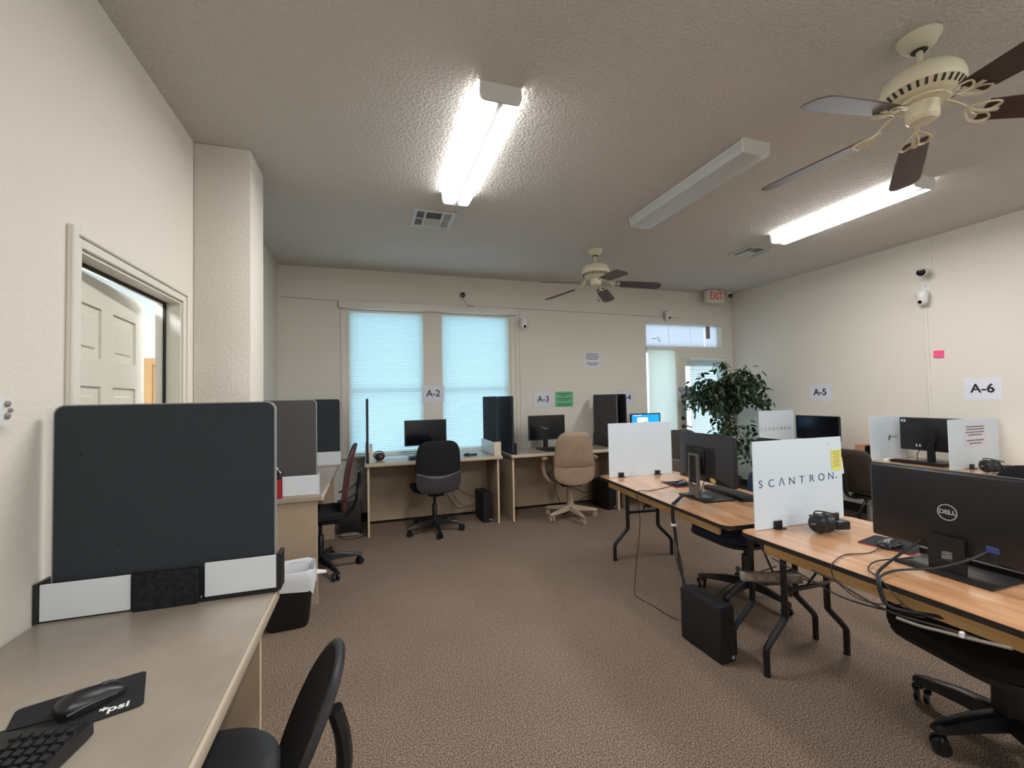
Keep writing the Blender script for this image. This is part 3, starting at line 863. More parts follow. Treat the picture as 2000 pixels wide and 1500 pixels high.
t = thing('wall_control_box', 'white wall box with three round buttons at the left picture edge', 'control box', (XL+0.001, 1.532, 1.41), 90)
MB().prism(rrect(0.15, 0.082, 0.014, 4), 0, 0.028, T(0, 0, 0) @ UP).build('body', 'plastic_white', t)
MB().box(-0.062, -0.030, -0.028, 0.035, -0.0285, 0.028, 0.001).build('face_plate', 'white_panel', t)
for (dx, dz, r_) in ((0.056, 0.020, 0.0085), (0.066, 0.002, 0.006), (0.056, -0.014, 0.0085)):
    m = MB().lathe([(0, 0.007), (r_*0.6, 0.007), (r_, 0.004), (r_, 0)], 14, T(dx, -0.0285, dz) @ RX(90))
    m.build('button', 'grey_cord', t)

# ------------------------------------------------------------------ desks along the left and back walls
def desk(label, loc, rotz, w, d, h, panels=(0.03, 0.03), modesty=0.10, group='laminate desks along the walls'):
    """local: x along the desk, front edge at y=0, back at y=d"""
    t = thing('desk', label, 'desk', loc, rotz, group)
    tt = 0.032
    m = MB()
    m.box(0, 0.004, h-tt, w, d, h, 0.002)
    m.build('worktop', 'laminate', t)
    MB().box(0, -0.008, h-tt-0.006, w, 0.004, h-0.0015, 0.004, 2).build('front_edge', 'laminate_edge', t)
    for xa in (panels[0], w-panels[1]-0.02):
        p = MB().box(xa, 0.035, 0, xa+0.02, d-0.02, h-tt-0.0005).build('end_panel', 'panel_wood', t)
        MB().box(xa-0.0005, 0.033, 0, xa+0.0205, 0.0352, h-tt-0.001).build('edge_band', 'panel_edge', p)
    MB().box(panels[0]+0.021, d-modesty-0.018, 0.04, w-panels[1]-0.021, d-modesty, h-tt-0.0005).build('modesty_panel', 'panel_wood', t)
    return t
# rotz -90: local +x -> -Y world, local +y -> -X world is rotz +90; use +90 with x running along +Y
def desk_left(label, y0, y1, xf, h):
    return desk(label, (xf, y0, 0), 90, y1-y0, xf-XL-0.004, h, (0.03, 0.03))
desk('near grey-brown laminate desk along the left wall at the lower left', (-0.322, 0.12, 0), 90, 1.665, 0.655, DZ, (0.03, 0.085))
desk('laminate desk behind the wall column, its beige end panel facing the room', (-0.325, 3.375, 0), 90, 1.60, 0.648, DZ, (0.02, 0.03))
desk('laminate desk under the windows below the sheet reading A-2', (-0.055, 4.80, 0), 0, 1.485, 0.62, 0.765, (0.025, 0.035))
desk('laminate desk below the sheet reading A-3 with the tan chair', (1.535, 4.80, 0), 0, 1.435, 0.62, 0.765, (0.02, 0.02))
desk('laminate desk below the sheet reading A-4 behind the white board', (3.03, 4.80, 0), 0, 1.22, 0.62, 0.765, (0.015, 0.02))

# ------------------------------------------------------------------ dividers
def rpoly(w, z0, z1, r, n=6):
    """panel outline with rounded top corners"""
    out = [(-w/2, z0), (w/2, z0)]
    for sx, a0 in ((1, 0), (-1, PI/2)):
        for k in range(n+1):
            t_ = a0+PI/2*k/n
            out.append((sx*(w/2-r)+r*math.cos(t_), z1-r+r*math.sin(t_)))
    return out
def divider(label, loc, rotz, w, h, z0, th=0.022, fabric='fabric_dark', edge=True, r=0.028, parts=()):
    """local: panel spans x, faces -y; loc z = desk top"""
    t = thing('desk_divider', label, 'desk divider', loc, rotz, 'dark fabric desk dividers')
    o1 = rpoly(w, z0, h, r)
    p = MB().prism(o1, -th/2, th/2, UP).build('panel', fabric, t)
    if edge:
        o0 = [(x*(1+0.010/w), z) for x, z in rpoly(w, z0, h+0.004, r+0.002)]
        m = MB(); m.ring(o0, [(x*0.999, z) for x, z in rpoly(w-0.004, z0+0.0005, h-0.003, r)], -th/2+0.002, th/2-0.002, UP)
        m.build('edge_trim', 'divider_edge', t)
    for (nm, mt, x0, x1, y0, y1, za, zb, bv) in parts:
        MB().box(x0, y0, za, x1, y1, zb, bv).build(nm, mt, t)
    return t
# near divider on the lower left desk
X0 = -0.64
t = divider('large dark divider with pin holes and white strips on the near left desk', (X0, 1.785, DZ), 0, 0.622, 0.665, 0.01, parts=(
    ('holder_strip', 'whiteboard', -0.328, -0.098, -0.040, -0.034, 0.006, 0.118, 0.002),
    ('holder_strip', 'whiteboard', 0.106, 0.322, -0.040, -0.034, 0.014, 0.128, 0.002),
    ('felt_block', 'black_felt', -0.090, 0.092, -0.052, -0.026, 0.001, 0.118, 0.003),
    ('end_cap', 'black_plastic', -0.343, -0.330, -0.042, 0.030, 0.001, 0.122, 0.002),
    ('end_cap', 'black_plastic', 0.323, 0.337, -0.042, 0.030, 0.004, 0.132, 0.002),
    ('tray', 'black_plastic', -0.330, -0.091, -0.0338, 0.0, 0.0005, 0.010, 0.001),
    ('tray', 'black_plastic', 0.094, 0.323, -0.042, 0.0, 0.0005, 0.0125, 0.001),
    ('spacer', 'black_plastic', -0.100, -0.091, -0.0338, -0.0115, 0.060, 0.118, 0.001)))
m = MB()
for (px, pz) in ((-0.883, 1.267), (-0.789, 1.267), (-0.634, 1.267), (-0.63, 0.967), (-0.783, 0.966), (-0.875, 0.967)):
    MB().cyl((px-X0, -0.0109, pz-DZ), (px-X0, -0.0122, pz-DZ), 0.0045, n=10).build('pin_hole', 'ink', t)
# behind the column
divider('grey divider with white strip at the near end of the desk behind the column', (-0.655, 3.435, DZ), 0, 0.575, 0.675, 0.02, fabric='fabric_warm', parts=(
    ('holder_strip', 'whiteboard', 0.076, 0.302, -0.046, -0.040, 0.012, 0.148, 0.002),
    ('holder_tray', 'beige_plastic', 0.076, 0.302, -0.0395, 0.03, 0.0005, 0.012, 0.001),
    ('end_cap', 'whiteboard', 0.302, 0.308, -0.046, 0.03, 0.001, 0.148, 0.001)))
divider('dark divider at the far end of the desk behind the column', (-0.60, 4.935, DZ), 0, 0.60, 0.685, 0.02, fabric='fabric_dark', edge=False, parts=(
    ('holder_strip', 'whiteboard', -0.200, 0.312, -0.046, -0.040, 0.010, 0.145, 0.002),
    ('holder_tray', 'beige_plastic', -0.30, 0.312, -0.0395, 0.03, 0.0005, 0.010, 0.001)))
m = thing('binder', 'red binder standing beside the grey divider behind the column', 'binder', (-0.60, 3.392, DZ))
MB().box(-0.017, -0.014, 0.0005, 0.017, 0.014, 0.13, 0.002).build('cover', 'red_plastic', m)
MB().box(-0.012, -0.010, 0.131, 0.004, 0.010, 0.20, 0.002).build('inner_block', 'black_plastic', m)
MB().box(-0.001, -0.012, 0.0, 0.001, 0.012, 0.09, M=T(0.012, 0, 0.175) @ RY(-32)).build('white_card', 'paper', m)

# back wall dividers, running front to back (rotz 90: local x -> +Y, faces +X / -X)
def side_div(label, x, y0, y1, h, parts=(), lean=0.0, z=0.765, th=0.024, fabric='fabric_dark'):
    t = divider(label, (x, (y0+y1)/2, z), 90, y1-y0, h, 0.015, th=th, fabric=fabric, edge=False, parts=parts)
    if lean: t.rotation_euler = (R(lean), 0, R(90))
    return t
# local -y -> +X ; local +y -> -X
side_div('thin dark divider seen edge-on at the left end of the A-2 desk', -0.028, 4.84, 5.40, 0.672, (
    ('holder', 'beige_plastic', -0.300, 0.280, -0.052, -0.018, 0.0005, 0.150, 0.002), ('back_plate', 'divider_edge', -0.300, 0.280, 0.014, 0.020, 0.0005, 0.180, 0.001)))
side_div('dark divider with white strip at the right end of the A-2 desk', 1.372, 4.80, 5.40, 0.674, (
    ('holder_strip', 'whiteboard', -0.29, 0.30, 0.034, 0.040, 0.008, 0.155, 0.001), ('holder', 'beige_plastic', -0.305, -0.290, -0.040, 0.040, 0.0005, 0.158, 0.001),
    ('holder_tray', 'beige_plastic', -0.290, 0.30, -0.040, 0.0335, 0.0005, 0.0075, 0.001)))
side_div('dark divider at the left end of the A-3 desk, beside the A-2 divider', 1.565, 4.815, 5.40, 0.674, (
    ('holder', 'black_plastic', -0.30, 0.28, -0.040, -0.0125, 0.0005, 0.130, 0.002),))
side_div('dark divider at the right end of the A-3 desk', 2.935, 4.815, 5.40, 0.674, (
    ('holder', 'black_plastic', -0.30, 0.28, 0.0125, 0.035, 0.0005, 0.150, 0.002),), fabric='fabric_warm')
side_div('dark divider at the left end of the A-4 desk', 3.06, 4.815, 5.40, 0.674, (), fabric='black_felt')

# ------------------------------------------------------------------ plywood folding tables
def folding_table(label, cx, cy, rot, w, L, inset=0.09):
    t = thing('folding_table', label, 'table', (cx, cy, 0), rot, 'plywood folding tables')
    h = TZ
    out = rrect(w, L, 0.055, 6)
    MB().prism(out, h-0.020, h).build('tabletop', 'plywood', t)
    MB().ring(rrect(w+0.006, L+0.006, 0.058, 6), out, h-0.021, h-0.0008).build('edge_band', 'table_edge', t)
    for sx in (-1, 1):
        x = sx*(w/2-0.052)
        MB().box(x-0.011, -L/2+0.115, h-0.082, x+0.011, L/2-0.115, h-0.0205, 0.004).build('side_rail', 'pine_rail', t)
    for sy in (-1, 1):
        yl = sy*(L/2-inset)
        MB().box(-w/2+0.075, yl-0.014, h-0.050, w/2-0.075, yl+0.014, h-0.0205).build('end_batten', 'pine_rail', t)
        for sx in (-1, 1):
            u, f = 0.145*w/0.74, 0.272*w/0.74
            MB().tube([(sx*u, yl, h-0.03), (sx*u, yl, 0.40), (sx*u, yl, 0.285), (sx*(u+0.012), yl, 0.255), (sx*(f-0.014), yl, 0.150), (sx*f, yl, 0.115), (sx*f, yl, 0.05), (sx*f, yl, 0.0005)], 0.0160, 10, 4).build('leg', 'table_leg', t)
        MB().tube([(-0.145*w/0.74, yl, 0.40), (0.145*w/0.74, yl, 0.40)], 0.0125, 10, 1).build('crossbar', 'table_leg', t)
        MB().tube([(0, yl, 0.40), (0, yl-sy*0.10, 0.55), (0, yl-sy*0.22, h-0.05)], 0.006, 8, 3).build('brace', 'table_leg', t)
    return t
folding_table('plywood folding table with a blank white board, nearer the back wall', 2.214, 2.642, -4.7, 0.745, 1.60)
folding_table('plywood folding table in the right foreground with headphones on it', 2.163, 1.003, 0, 0.762, 1.60, 0.055)
folding_table('plywood folding table against the right wall under the A-6 sheet', 5.075, 2.30, 0, 0.70, 1.72)
folding_table('plywood folding table against the right wall under the A-5 sheet', 5.075, 3.83, 0, 0.70, 1.30)

# ------------------------------------------------------------------ white boards on the tables
def white_board(label, loc, rotz, w, h, clips=(), th=0.006):
    t = thing('table_divider', label, 'table divider', loc, rotz, 'white boards on the tables')
    MB().box(-w/2, -th/2, 0.002, w/2, th/2, h, 0.0008).build('board', 'white_panel', t)
    for cx in clips:
        m = MB()
        m.box(cx-0.024, -0.017, 0.006, cx+0.024, -0.0035, 0.040, 0.002)
        m.box(cx-0.024, 0.0035, 0.006, cx+0.024, 0.017, 0.040, 0.002)
        m.box(cx-0.026, -0.034, 0.0005, cx+0.030, 0.034, 0.006, 0.001)
        m.build('clip_foot', 'black_plastic', t)
    return t
def scantron(t, w, z, size, m, y=-0.0042, x=0.0):
    text('lettering', 'SC\u039bNTRON', size, T(x, y, z) @ UP, m, t, space=1.0, sx=1.0).name = 'lettering'

t = white_board('blank white board with two black feet on the far plywood table', (2.245, 3.315, TZ), -3.0, 0.615, 0.462, (-0.20, 0.155))
t = white_board('large white board reading SCANTRON with a yellow note, in the foreground', (2.165, 1.762, TZ), 0, 0.625, 0.451, (-0.170, 0.235))
def spaced_word(t, word, x0, x1, z0, z1, h, y, m):
    n = len(word)
    for i, ch in enumerate(word):
        x = x0+(x1-x0)*i/(n-1); z = z0+(z1-z0)*i/(n-1)
        text('letter', ch, h/0.72, T(x, y, z-0.002) @ UP, m, t, sx=1.12, bold=-0.0002)
spaced_word(t, 'SC\u039bNTRON', -0.268, 0.226, 0.232, 0.240, 0.040, -0.0034, 'ink_teal')
text('registered_mark', '\u00ae', 0.012, T(0.266, -0.0034, 0.228) @ UP, 'ink_teal', t)
for (dx, dz) in ((-0.085, 0.052), (-0.03, 0.048), (0.035, 0.098), (0.212, 0.415)):
    MB().box(-0.0014, -0.0004, -0.003, 0.0014, 0, 0.003, M=T(dx, -0.0031, dz) @ RY(rnd.uniform(-40, 40))).build('scuff', 'ink_grey', t)
n_ = thing('sticky_note', 'yellow sticky note covered in writing on the SCANTRON board', 'sticky note', (2.436, 1.7585, 1.048))
MB().box(-0.038, -0.0012, -0.058, 0.038, -0.0003, 0.052, M=RY(-2)).build('note', 'paper_yellow', n_)
for k in range(10):
    a = -0.030+0.004*(k % 3); b = 0.030-0.006*((k*2) % 3)
    MB().box(a, -0.0017, -0.0012, b, -0.0013, 0.0012, M=T(0, 0, 0.043-0.009*k) @ RY(-2)).build('print_line', 'ink_grey', n_)
n_ = thing('paper_flap', 'small white paper flap behind the right edge of the SCANTRON board', 'paper', (2.482, 1.772, 1.02))
MB().box(-0.012, 0, -0.06, 0.022, 0.001, 0.03, M=RY(-8)).build('sheet', 'paper', n_)

t = white_board('white board reading SCANTRON on the table under the A-5 sheet', (5.095, 4.44, TZ), 0, 0.60, 0.464)
spaced_word(t, 'SC\u039bNTRON', -0.262, 0.215, 0.225, 0.225, 0.042, -0.0036, 'ink_grey')
t = white_board('white board with small dotted logo under the A-6 sheet', (5.055, 3.10, TZ), 0, 0.56, 0.438)
for (dx, dz, r_) in ((0.005, 0.238, 0.009), (-0.016, 0.225, 0.008), (0.012, 0.218, 0.011), (-0.010, 0.200, 0.010)):
    MB().cyl((dx, -0.0034, dz), (dx, -0.0041, dz), r_, n=12).build('logo_dot', 'ink', t)
MB().box(0.03, -0.0040, 0.226, 0.115, -0.0034, 0.233).build('logo_line', 'ink_grey', t)
MB().box(0.05, -0.0040, 0.216, 0.105, -0.0034, 0.220).build('logo_line', 'ink_grey', t)
t = white_board('white board with a taped printed page at the right picture edge', (5.085, 2.45, TZ), 0, 0.70, 0.436, (-0.065,))
n_ = thing('printed_page', 'printed page taped on the white board at the right edge', 'paper', (5.098, 2.4465, 1.008))
MB().box(-0.155, -0.001, -0.105, 0.155, -0.0003, 0.105).build('sheet', 'paper', n_)
for (a, b, z) in ((-0.125, 0.125, 0.078), (-0.12, 0.125, 0.055), (-0.13, 0.13, 0.030), (-0.10, 0.095, 0.006), (-0.125, 0.12, -0.042), (-0.09, 0.085, -0.068)):
    MB().box(a, -0.0015, z-0.005, b, -0.0011, z+0.005).build('print_line', 'ink_grey', n_)

# ------------------------------------------------------------------ monitors (local: screen faces -y, back faces +y)
def monitor(label, loc, rotz, w, h, z0, style='plain', screen='screen_off', tilt=0, group='computer monitors'):
    t = thing('monitor', label, 'monitor', loc, rotz, group)
    P = T(0, 0, z0+h/2) @ RX(tilt)
    def put(mb, name, m, parent=None, M=None):
        o = mb.build(name, m, parent if parent else t)
        if parent is None: o.matrix_local = P if M is None else M
        return o
    bz = 0.014
    m = MB(); m.ring(rrect(w, h, 0.006, 3), rrect(w-2*bz, h-2*bz, 0.002, 3), -0.012, 0.012, UP)
    put(m, 'bezel', 'black_plastic')
    put(MB().box(-w/2+bz, -0.008, -h/2+bz, w/2-bz, 0.006, h/2-bz), 'screen', screen)
    if style == 'hump':
        m = MB()
        o0 = [(-w/2+0.004, -h/2+0.004), (w/2-0.004, -h/2+0.004), (w/2-0.004, h/2-0.004), (-w/2+0.004, h/2-0.004)]
        i0 = [(-w*0.30, -h*0.36), (w*0.30, -h*0.36), (w*0.30, h*0.27), (-w*0.30, h*0.27)]
        va = [m.bm.verts.new((x, 0.0121, z)) for x, z in o0]; vb = [m.bm.verts.new((x, 0.046, z)) for x, z in i0]
        for i in range(4): m.bm.faces.new((va[i], va[(i+1) % 4], vb[(i+1) % 4], vb[i]))
        m.bm.faces.new(vb); m.bm.faces.new(va[::-1])
        put(m, 'back_shell', 'charcoal_plastic')
        put(MB().box(-w*0.27, 0.0455, -h*0.33, w*0.27, 0.0475, h*0.24, 0.001), 'back_recess', 'black_matte')
        put(MB().box(-0.05, 0.046, -0.06, 0.05, 0.060, 0.06, 0.004), 'vesa_mount', 'black_matte')
        # arch stand
        m = MB()
        m.ring([(-0.046, 0.012), (0.046, 0.012), (0.046, 0.302), (-0.046, 0.302)], [(-0.034, 0.075), (0.034, 0.075), (0.034, 0.288), (-0.034, 0.288)], -0.108, -0.088, UP)
        m.box(-0.014, 0.060, 0.19, 0.014, 0.092, 0.25)
        st = m.build('stand_arch', 'grey_metal', t)
        MB().box(-0.0335, 0.090, 0.105, 0.0335, 0.100, 0.288).build('stand_slider', 'black_matte', st)
        m = MB().prism([(-0.046, 0), (0.046, 0), (0.075, -0.07), (-0.075, -0.07)], 0.0125, 0.018, T(0, 0.088, 0))
        m.build('stand_foot', 'grey_metal', st)
        MB().box(-0.135, -0.11, 0.0006, 0.135, 0.125, 0.012, 0.003, 2).build('base', 'black_plastic', t)
        put(MB().box(0.02, 0.040, -h*0.44, 0.05, 0.0465, -h*0.30), 'port_label', 'ink_grey')
        put(MB().pillow(blob([(-0.028, -0.012), (-0.01, 0.014), (0.018, 0.018), (0.028, -0.004), (0.006, -0.018)]), 0.003, M=T(-w*0.20, 0.040, -h*0.41) @ UP), 'tape_tab', 'gold_tape')
        put(MB().box(-0.04, 0.0178, h*0.39, 0.0, 0.0184, h*0.43), 'logo_badge', 'black_matte')
    elif style == 'dell':
        m = MB(); m.box(-w/2+0.002, 0.0121, -h/2+0.002, w/2-0.002, 0.030, h/2-0.002, 0.010, 3)
        b = put(m, 'back_shell', 'black_plastic')
        put(MB().box(-w/2+0.012, 0.0301, h/2-0.040, w/2-0.012, 0.0308, h/2-0.036), 'back_seam', 'ink')
        put(MB().box(-0.14, 0.0301, -h/2+0.004, -0.055, 0.0310, -h/2+0.055), 'port_recess', 'ink')
        put(MB().box(0.045, 0.0301, -h/2+0.004, 0.065, 0.0310, -h/2+0.040), 'port_recess', 'ink')
        lg = put(MB().ring([(0.031*math.cos(2*PI*k/32), 0.031*math.sin(2*PI*k/32)) for k in range(32)], [(0.0275*math.cos(2*PI*k/32), 0.0275*math.sin(2*PI*k/32)) for k in range(32)], -0.0325, -0.0302, UP), 'logo_ring', 'silver_plastic')
        text('logo_lettering', 'DELL', 0.022, P @ T(0, 0.0306, 0) @ RZ(180) @ UP, 'silver_plastic', t, bold=0.0008, sx=1.05)
        m = MB()
        m.ring([(-0.056, 0.008)]+[(0.056, 0.008)]+[(0.056, 0.140), (-0.056, 0.140)], [(-0.02, 0.052), (0.02, 0.052), (0.02, 0.086), (-0.02, 0.086)], -0.052, -0.036, UP)
        c = m.build('stand_column', 'black_plastic', t)
        for k in range(4):
            MB().box(-0.022, 0.0385, -0.0022, 0.022, 0.041, 0.0022, M=T(0, 0, 0.0575+0.0078*k) @ RY(10)).build('cable_slot_bar', 'silver_plastic', c)
        MB().box(-0.150, -0.10, 0.0006, 0.150, 0.095, 0.010, 0.003, 2).build('base', 'black_plastic', t)
    else:
        m = MB().pillow(rrect(w-0.008, h-0.008, 0.01, 3), 0.0, edge=1.0, rings=3, back=0.0, M=UP)
        put(MB().box(-w/2+0.004, 0.0121, -h/2+0.004, w/2-0.004, 0.028, h/2-0.004, 0.008, 2), 'back_shell', 'black_plastic')
        MB().box(-0.030, 0.026, 0.012, 0.030, 0.050, z0+h*0.55, 0.004).build('stand_column', 'black_plastic', t)
        MB().prism(rrect(0.25, 0.19, 0.03, 5), 0.0006, 0.014).build('base', 'black_plastic', t)
    return t
monitor('black monitor seen from behind with a grey arch stand on the far plywood table', (2.165, 2.44, TZ), 90-3.5, 0.545, 0.322, 0.108, 'hump')
monitor('black monitor with round DELL logo on its back in the right foreground', (2.128, 1.10, TZ), 90, 0.545, 0.315, 0.072, 'dell')
m1 = monitor('switched-off monitor behind the black chair on the A-2 desk', (0.612, 5.15, 0.765), 6, 0.485, 0.292, 0.125)
m2 = monitor('monitor with a thin light streak on its dark screen on the A-3 desk', (2.125, 5.16, 0.765), 4, 0.505, 0.308, 0.116)
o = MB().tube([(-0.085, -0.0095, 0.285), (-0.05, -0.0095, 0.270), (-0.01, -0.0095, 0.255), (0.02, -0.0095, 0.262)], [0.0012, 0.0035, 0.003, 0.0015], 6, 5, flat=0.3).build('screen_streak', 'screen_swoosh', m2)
m4 = monitor('monitor with a bright blue screen on the A-4 desk', (3.59, 5.17, 0.765), 0, 0.47, 0.29, 0.115, 'plain', 'screen_blue')
MB().box(-0.135, -0.0092, 0.135, 0.035, -0.0086, 0.352).build('screen_dialog', 'screen_window', m4)
MB().box(-0.19, -0.0092, 0.376, -0.06, -0.0086, 0.386).build('screen_title', 'screen_window', m4)
m = MB()
for (a, b, z) in ((-0.11, -0.07, 0.24), (-0.05, -0.045, 0.27), (-0.03, 0.02, 0.285), (-0.10, -0.06, 0.20), (-0.02, 0.015, 0.30)):
    m.box(a, -0.0096, z, b, -0.0092, z+0.006)
m.build('screen_print', 'ink_grey', m4)
monitor('switched-off monitor facing the room under the A-5 sheet', (5.06, 3.86, TZ), -90, 0.53, 0.285, 0.13)
m6 = monitor('black monitor with a white sticker turned back to front under the A-6 sheet', (5.12, 2.765, TZ), 90, 0.53, 0.318, 0.11)
MB().box(0.205, 0.0282, 0.385, 0.245, 0.029, 0.408).build('sticker', 'paper', m6)
MB().box(0.213, 0.0291, 0.391, 0.237, 0.0294, 0.402).build('sticker_print', 'ink', m6)
MB().box(-0.052, 0.0286, 0.19, 0.052, 0.040, 0.335, 0.006).build('vesa_plate', 'black_plastic', m6)
for dx in (0.09, 0.118): MB().box(dx-0.005, 0.0283, 0.148, dx+0.005, 0.036, 0.172).build('plug', 'plastic_white', m6)

# ------------------------------------------------------------------ keyboards, mice, pads
def keyboard(label, loc, rotz, w=0.44, d=0.145, single=False, group='black keyboards'):
    t = thing('keyboard', label, 'keyboard', loc, rotz, group)
    m = MB()
    out = [(-d/2, 0.0008), (d/2, 0.0008), (d/2, 0.026), (d/2-0.012, 0.028), (-d/2+0.01, 0.014), (-d/2, 0.010)]
    m.prism(out, -w/2, w/2, RZ(90) @ RX(90))
    m.build('body', 'black_plastic', t)
    slope = 0.0105/ (d-0.03)
    km = None
    rows = [(d/2-0.024, 0), (d/2-0.047, 1), (d/2-0.066, 2), (d/2-0.085, 3), (d/2-0.104, 4), (d/2-0.123, 5)]
    allk = MB()
    if single:
        k = MB()
        a = rrect(0.0165, 0.0165, 0.002, 2); b = rrect(0.0125, 0.013, 0.002, 2)
        va = [k.bm.verts.new((x, y, 0)) for x, y in a]; vb = [k.bm.verts.new((x, y, 0.0075)) for x, y in b]
        for i in range(len(a)): k.bm.faces.new((va[i], va[(i+1) % len(a)], vb[(i+1) % len(a)], vb[i]))
        k.bm.faces.new(vb)
        km = k.mesh('key', 'black_plastic')
    for y, r_ in rows:
        x = -w/2+0.022
        while x < w/2-0.014:
            if abs(x-(w*0.185)) > 0.007 and abs(x-(w*0.335)) > 0.007:
                z = 0.0145+(y+d/2-0.01)*slope
                if single: inst('key', km, t, T(x, y, z-0.0008) @ RX(math.degrees(math.atan(slope))))
                else: allk.box(x-0.0075, y-0.0075, z-0.001, x+0.0075, y+0.0075, z+0.006, 0.0015)
            x += 0.0189
    if not single:
        o = allk.build('keys', 'black_plastic', t); o['kind'] = 'stuff'
    else: allk.bm.free()
    return t
keyboard('black keyboard on the near left desk at the lower left corner', (-0.753, 1.086, DZ+0.0035), -8, 0.42, 0.14, True)
keyboard('black keyboard behind the arch-stand monitor on the far plywood table', (2.385, 2.455, TZ), 80, 0.44, 0.14)
keyboard('black keyboard behind the DELL monitor in the right foreground', (2.318, 1.055, TZ), 90, 0.45, 0.15)
keyboard('black keyboard below the dark screen with a streak on the A-3 desk', (2.19, 4.98, 0.765), 3, 0.36, 0.12)
keyboard('black keyboard half hidden by the black chair on the A-2 desk', (0.62, 4.93, 0.765), 0, 0.44, 0.14)
keyboard('black keyboard under the reversed monitor at the A-6 table', (4.94, 2.78, TZ), 90, 0.42, 0.13)

def mouse(label, loc, rotz, s=1.0, group='computer mice', wheel='charcoal_plastic'):
    t = thing('computer_mouse', label, 'mouse', loc, rotz, group)
    out = blob([(-0.056, 0), (-0.050, 0.024), (-0.02, 0.031), (0.020, 0.028), (0.050, 0.024), (0.058, 0), (0.050, -0.024), (0.020, -0.028), (-0.02, -0.031), (-0.050, -0.024)], 4)
    out = [(x*s, y*s) for x, y in out]
    def fn(x, y, d): 
        return (x, y, max(d, 0)*(1.0-0.35*(x/(0.06*s)))*s*(1-0.15*abs(y)/(0.03*s)) + 0.0006 + (0.004 if d > 0 else 0))
    MB().pillow(out, 0.031, 0.28, 7, back=0.0002, fn=fn).build('body', 'black_plastic', t)
    def fs(x, y, d): return (x, y, max(0.0008, 0.012*s+d))
    MB().tube([(0.018*s, 0.0, 0.031*s), (0.03*s, 0.0, 0.030*s), (0.042*s, 0, 0.025*s)], 0.0042*s, 8, 3).build('scroll_wheel', wheel, t)
    m = MB()
    m.tube([(-0.045*s, 0.0295*s, 0.012*s), (-0.01*s, 0.0325*s, 0.017*s), (0.035*s, 0.0285*s, 0.012*s)], 0.0035*s, 6, 4)
    m.tube([(-0.045*s, -0.0295*s, 0.012*s), (-0.01*s, -0.0325*s, 0.017*s), (0.035*s, -0.0285*s, 0.012*s)], 0.0035*s, 6, 4)
    m.build('side_grip', 'charcoal_plastic', t)
    return t
def pad(label, loc, rotz, w, d, m='mousepad', rim=None):
    t = thing('mouse_pad', label, 'mouse pad', loc, rotz, 'black mouse pads')
    out = rrect(w, d, 0.012, 4)
    MB().prism(out, 0.0005, 0.0030).build('mat', m, t)
    if rim: MB().ring(rrect(w+0.004, d+0.004, 0.014, 4), out, 0.0005, 0.0032).build('stitched_rim', rim, t)
    return t
p = pad('black mouse pad printed *psi on the near left desk', (-0.612, 1.236, DZ), 20, 0.22, 0.158)
text('lettering', '*psi', 0.031, T(0.060, -0.052, 0.0033) @ RZ(-6), 'ink_white', p, bold=0.0006, sx=1.1, depth=0.0002)
mouse('black mouse on the *psi mouse pad', (-0.595, 1.240, DZ+0.0028), 42, 1.04)
pad('black mouse pad with red rim on the far plywood table', (2.295, 2.875, TZ), -8, 0.20, 0.23, rim='mousepad_red')
mouse('black mouse on the pad left of the arch-stand monitor', (2.27, 2.845, TZ+0.0028), 180)
pad('black mouse pad with red rim beside the DELL monitor', (2.25, 1.385, TZ), 12, 0.19, 0.20, rim='mousepad_red')
mouse('black mouse with a silver wheel beside the DELL monitor', (2.205, 1.368, TZ+0.0028), 185, wheel='silver_plastic')
mouse('black mouse beside a small dark box on the A-2 desk', (1.055, 4.965, 0.765), 100, 0.95)
o = MB().box(-0.035, -0.012, 0.0005, 0.035, 0.012, 0.022, 0.003).build('small_box', 'charcoal_plastic'); o.location = (1.135, 4.965, 0.765)
tag(o, 'small dark box right of the mouse on the A-2 desk', 'box')

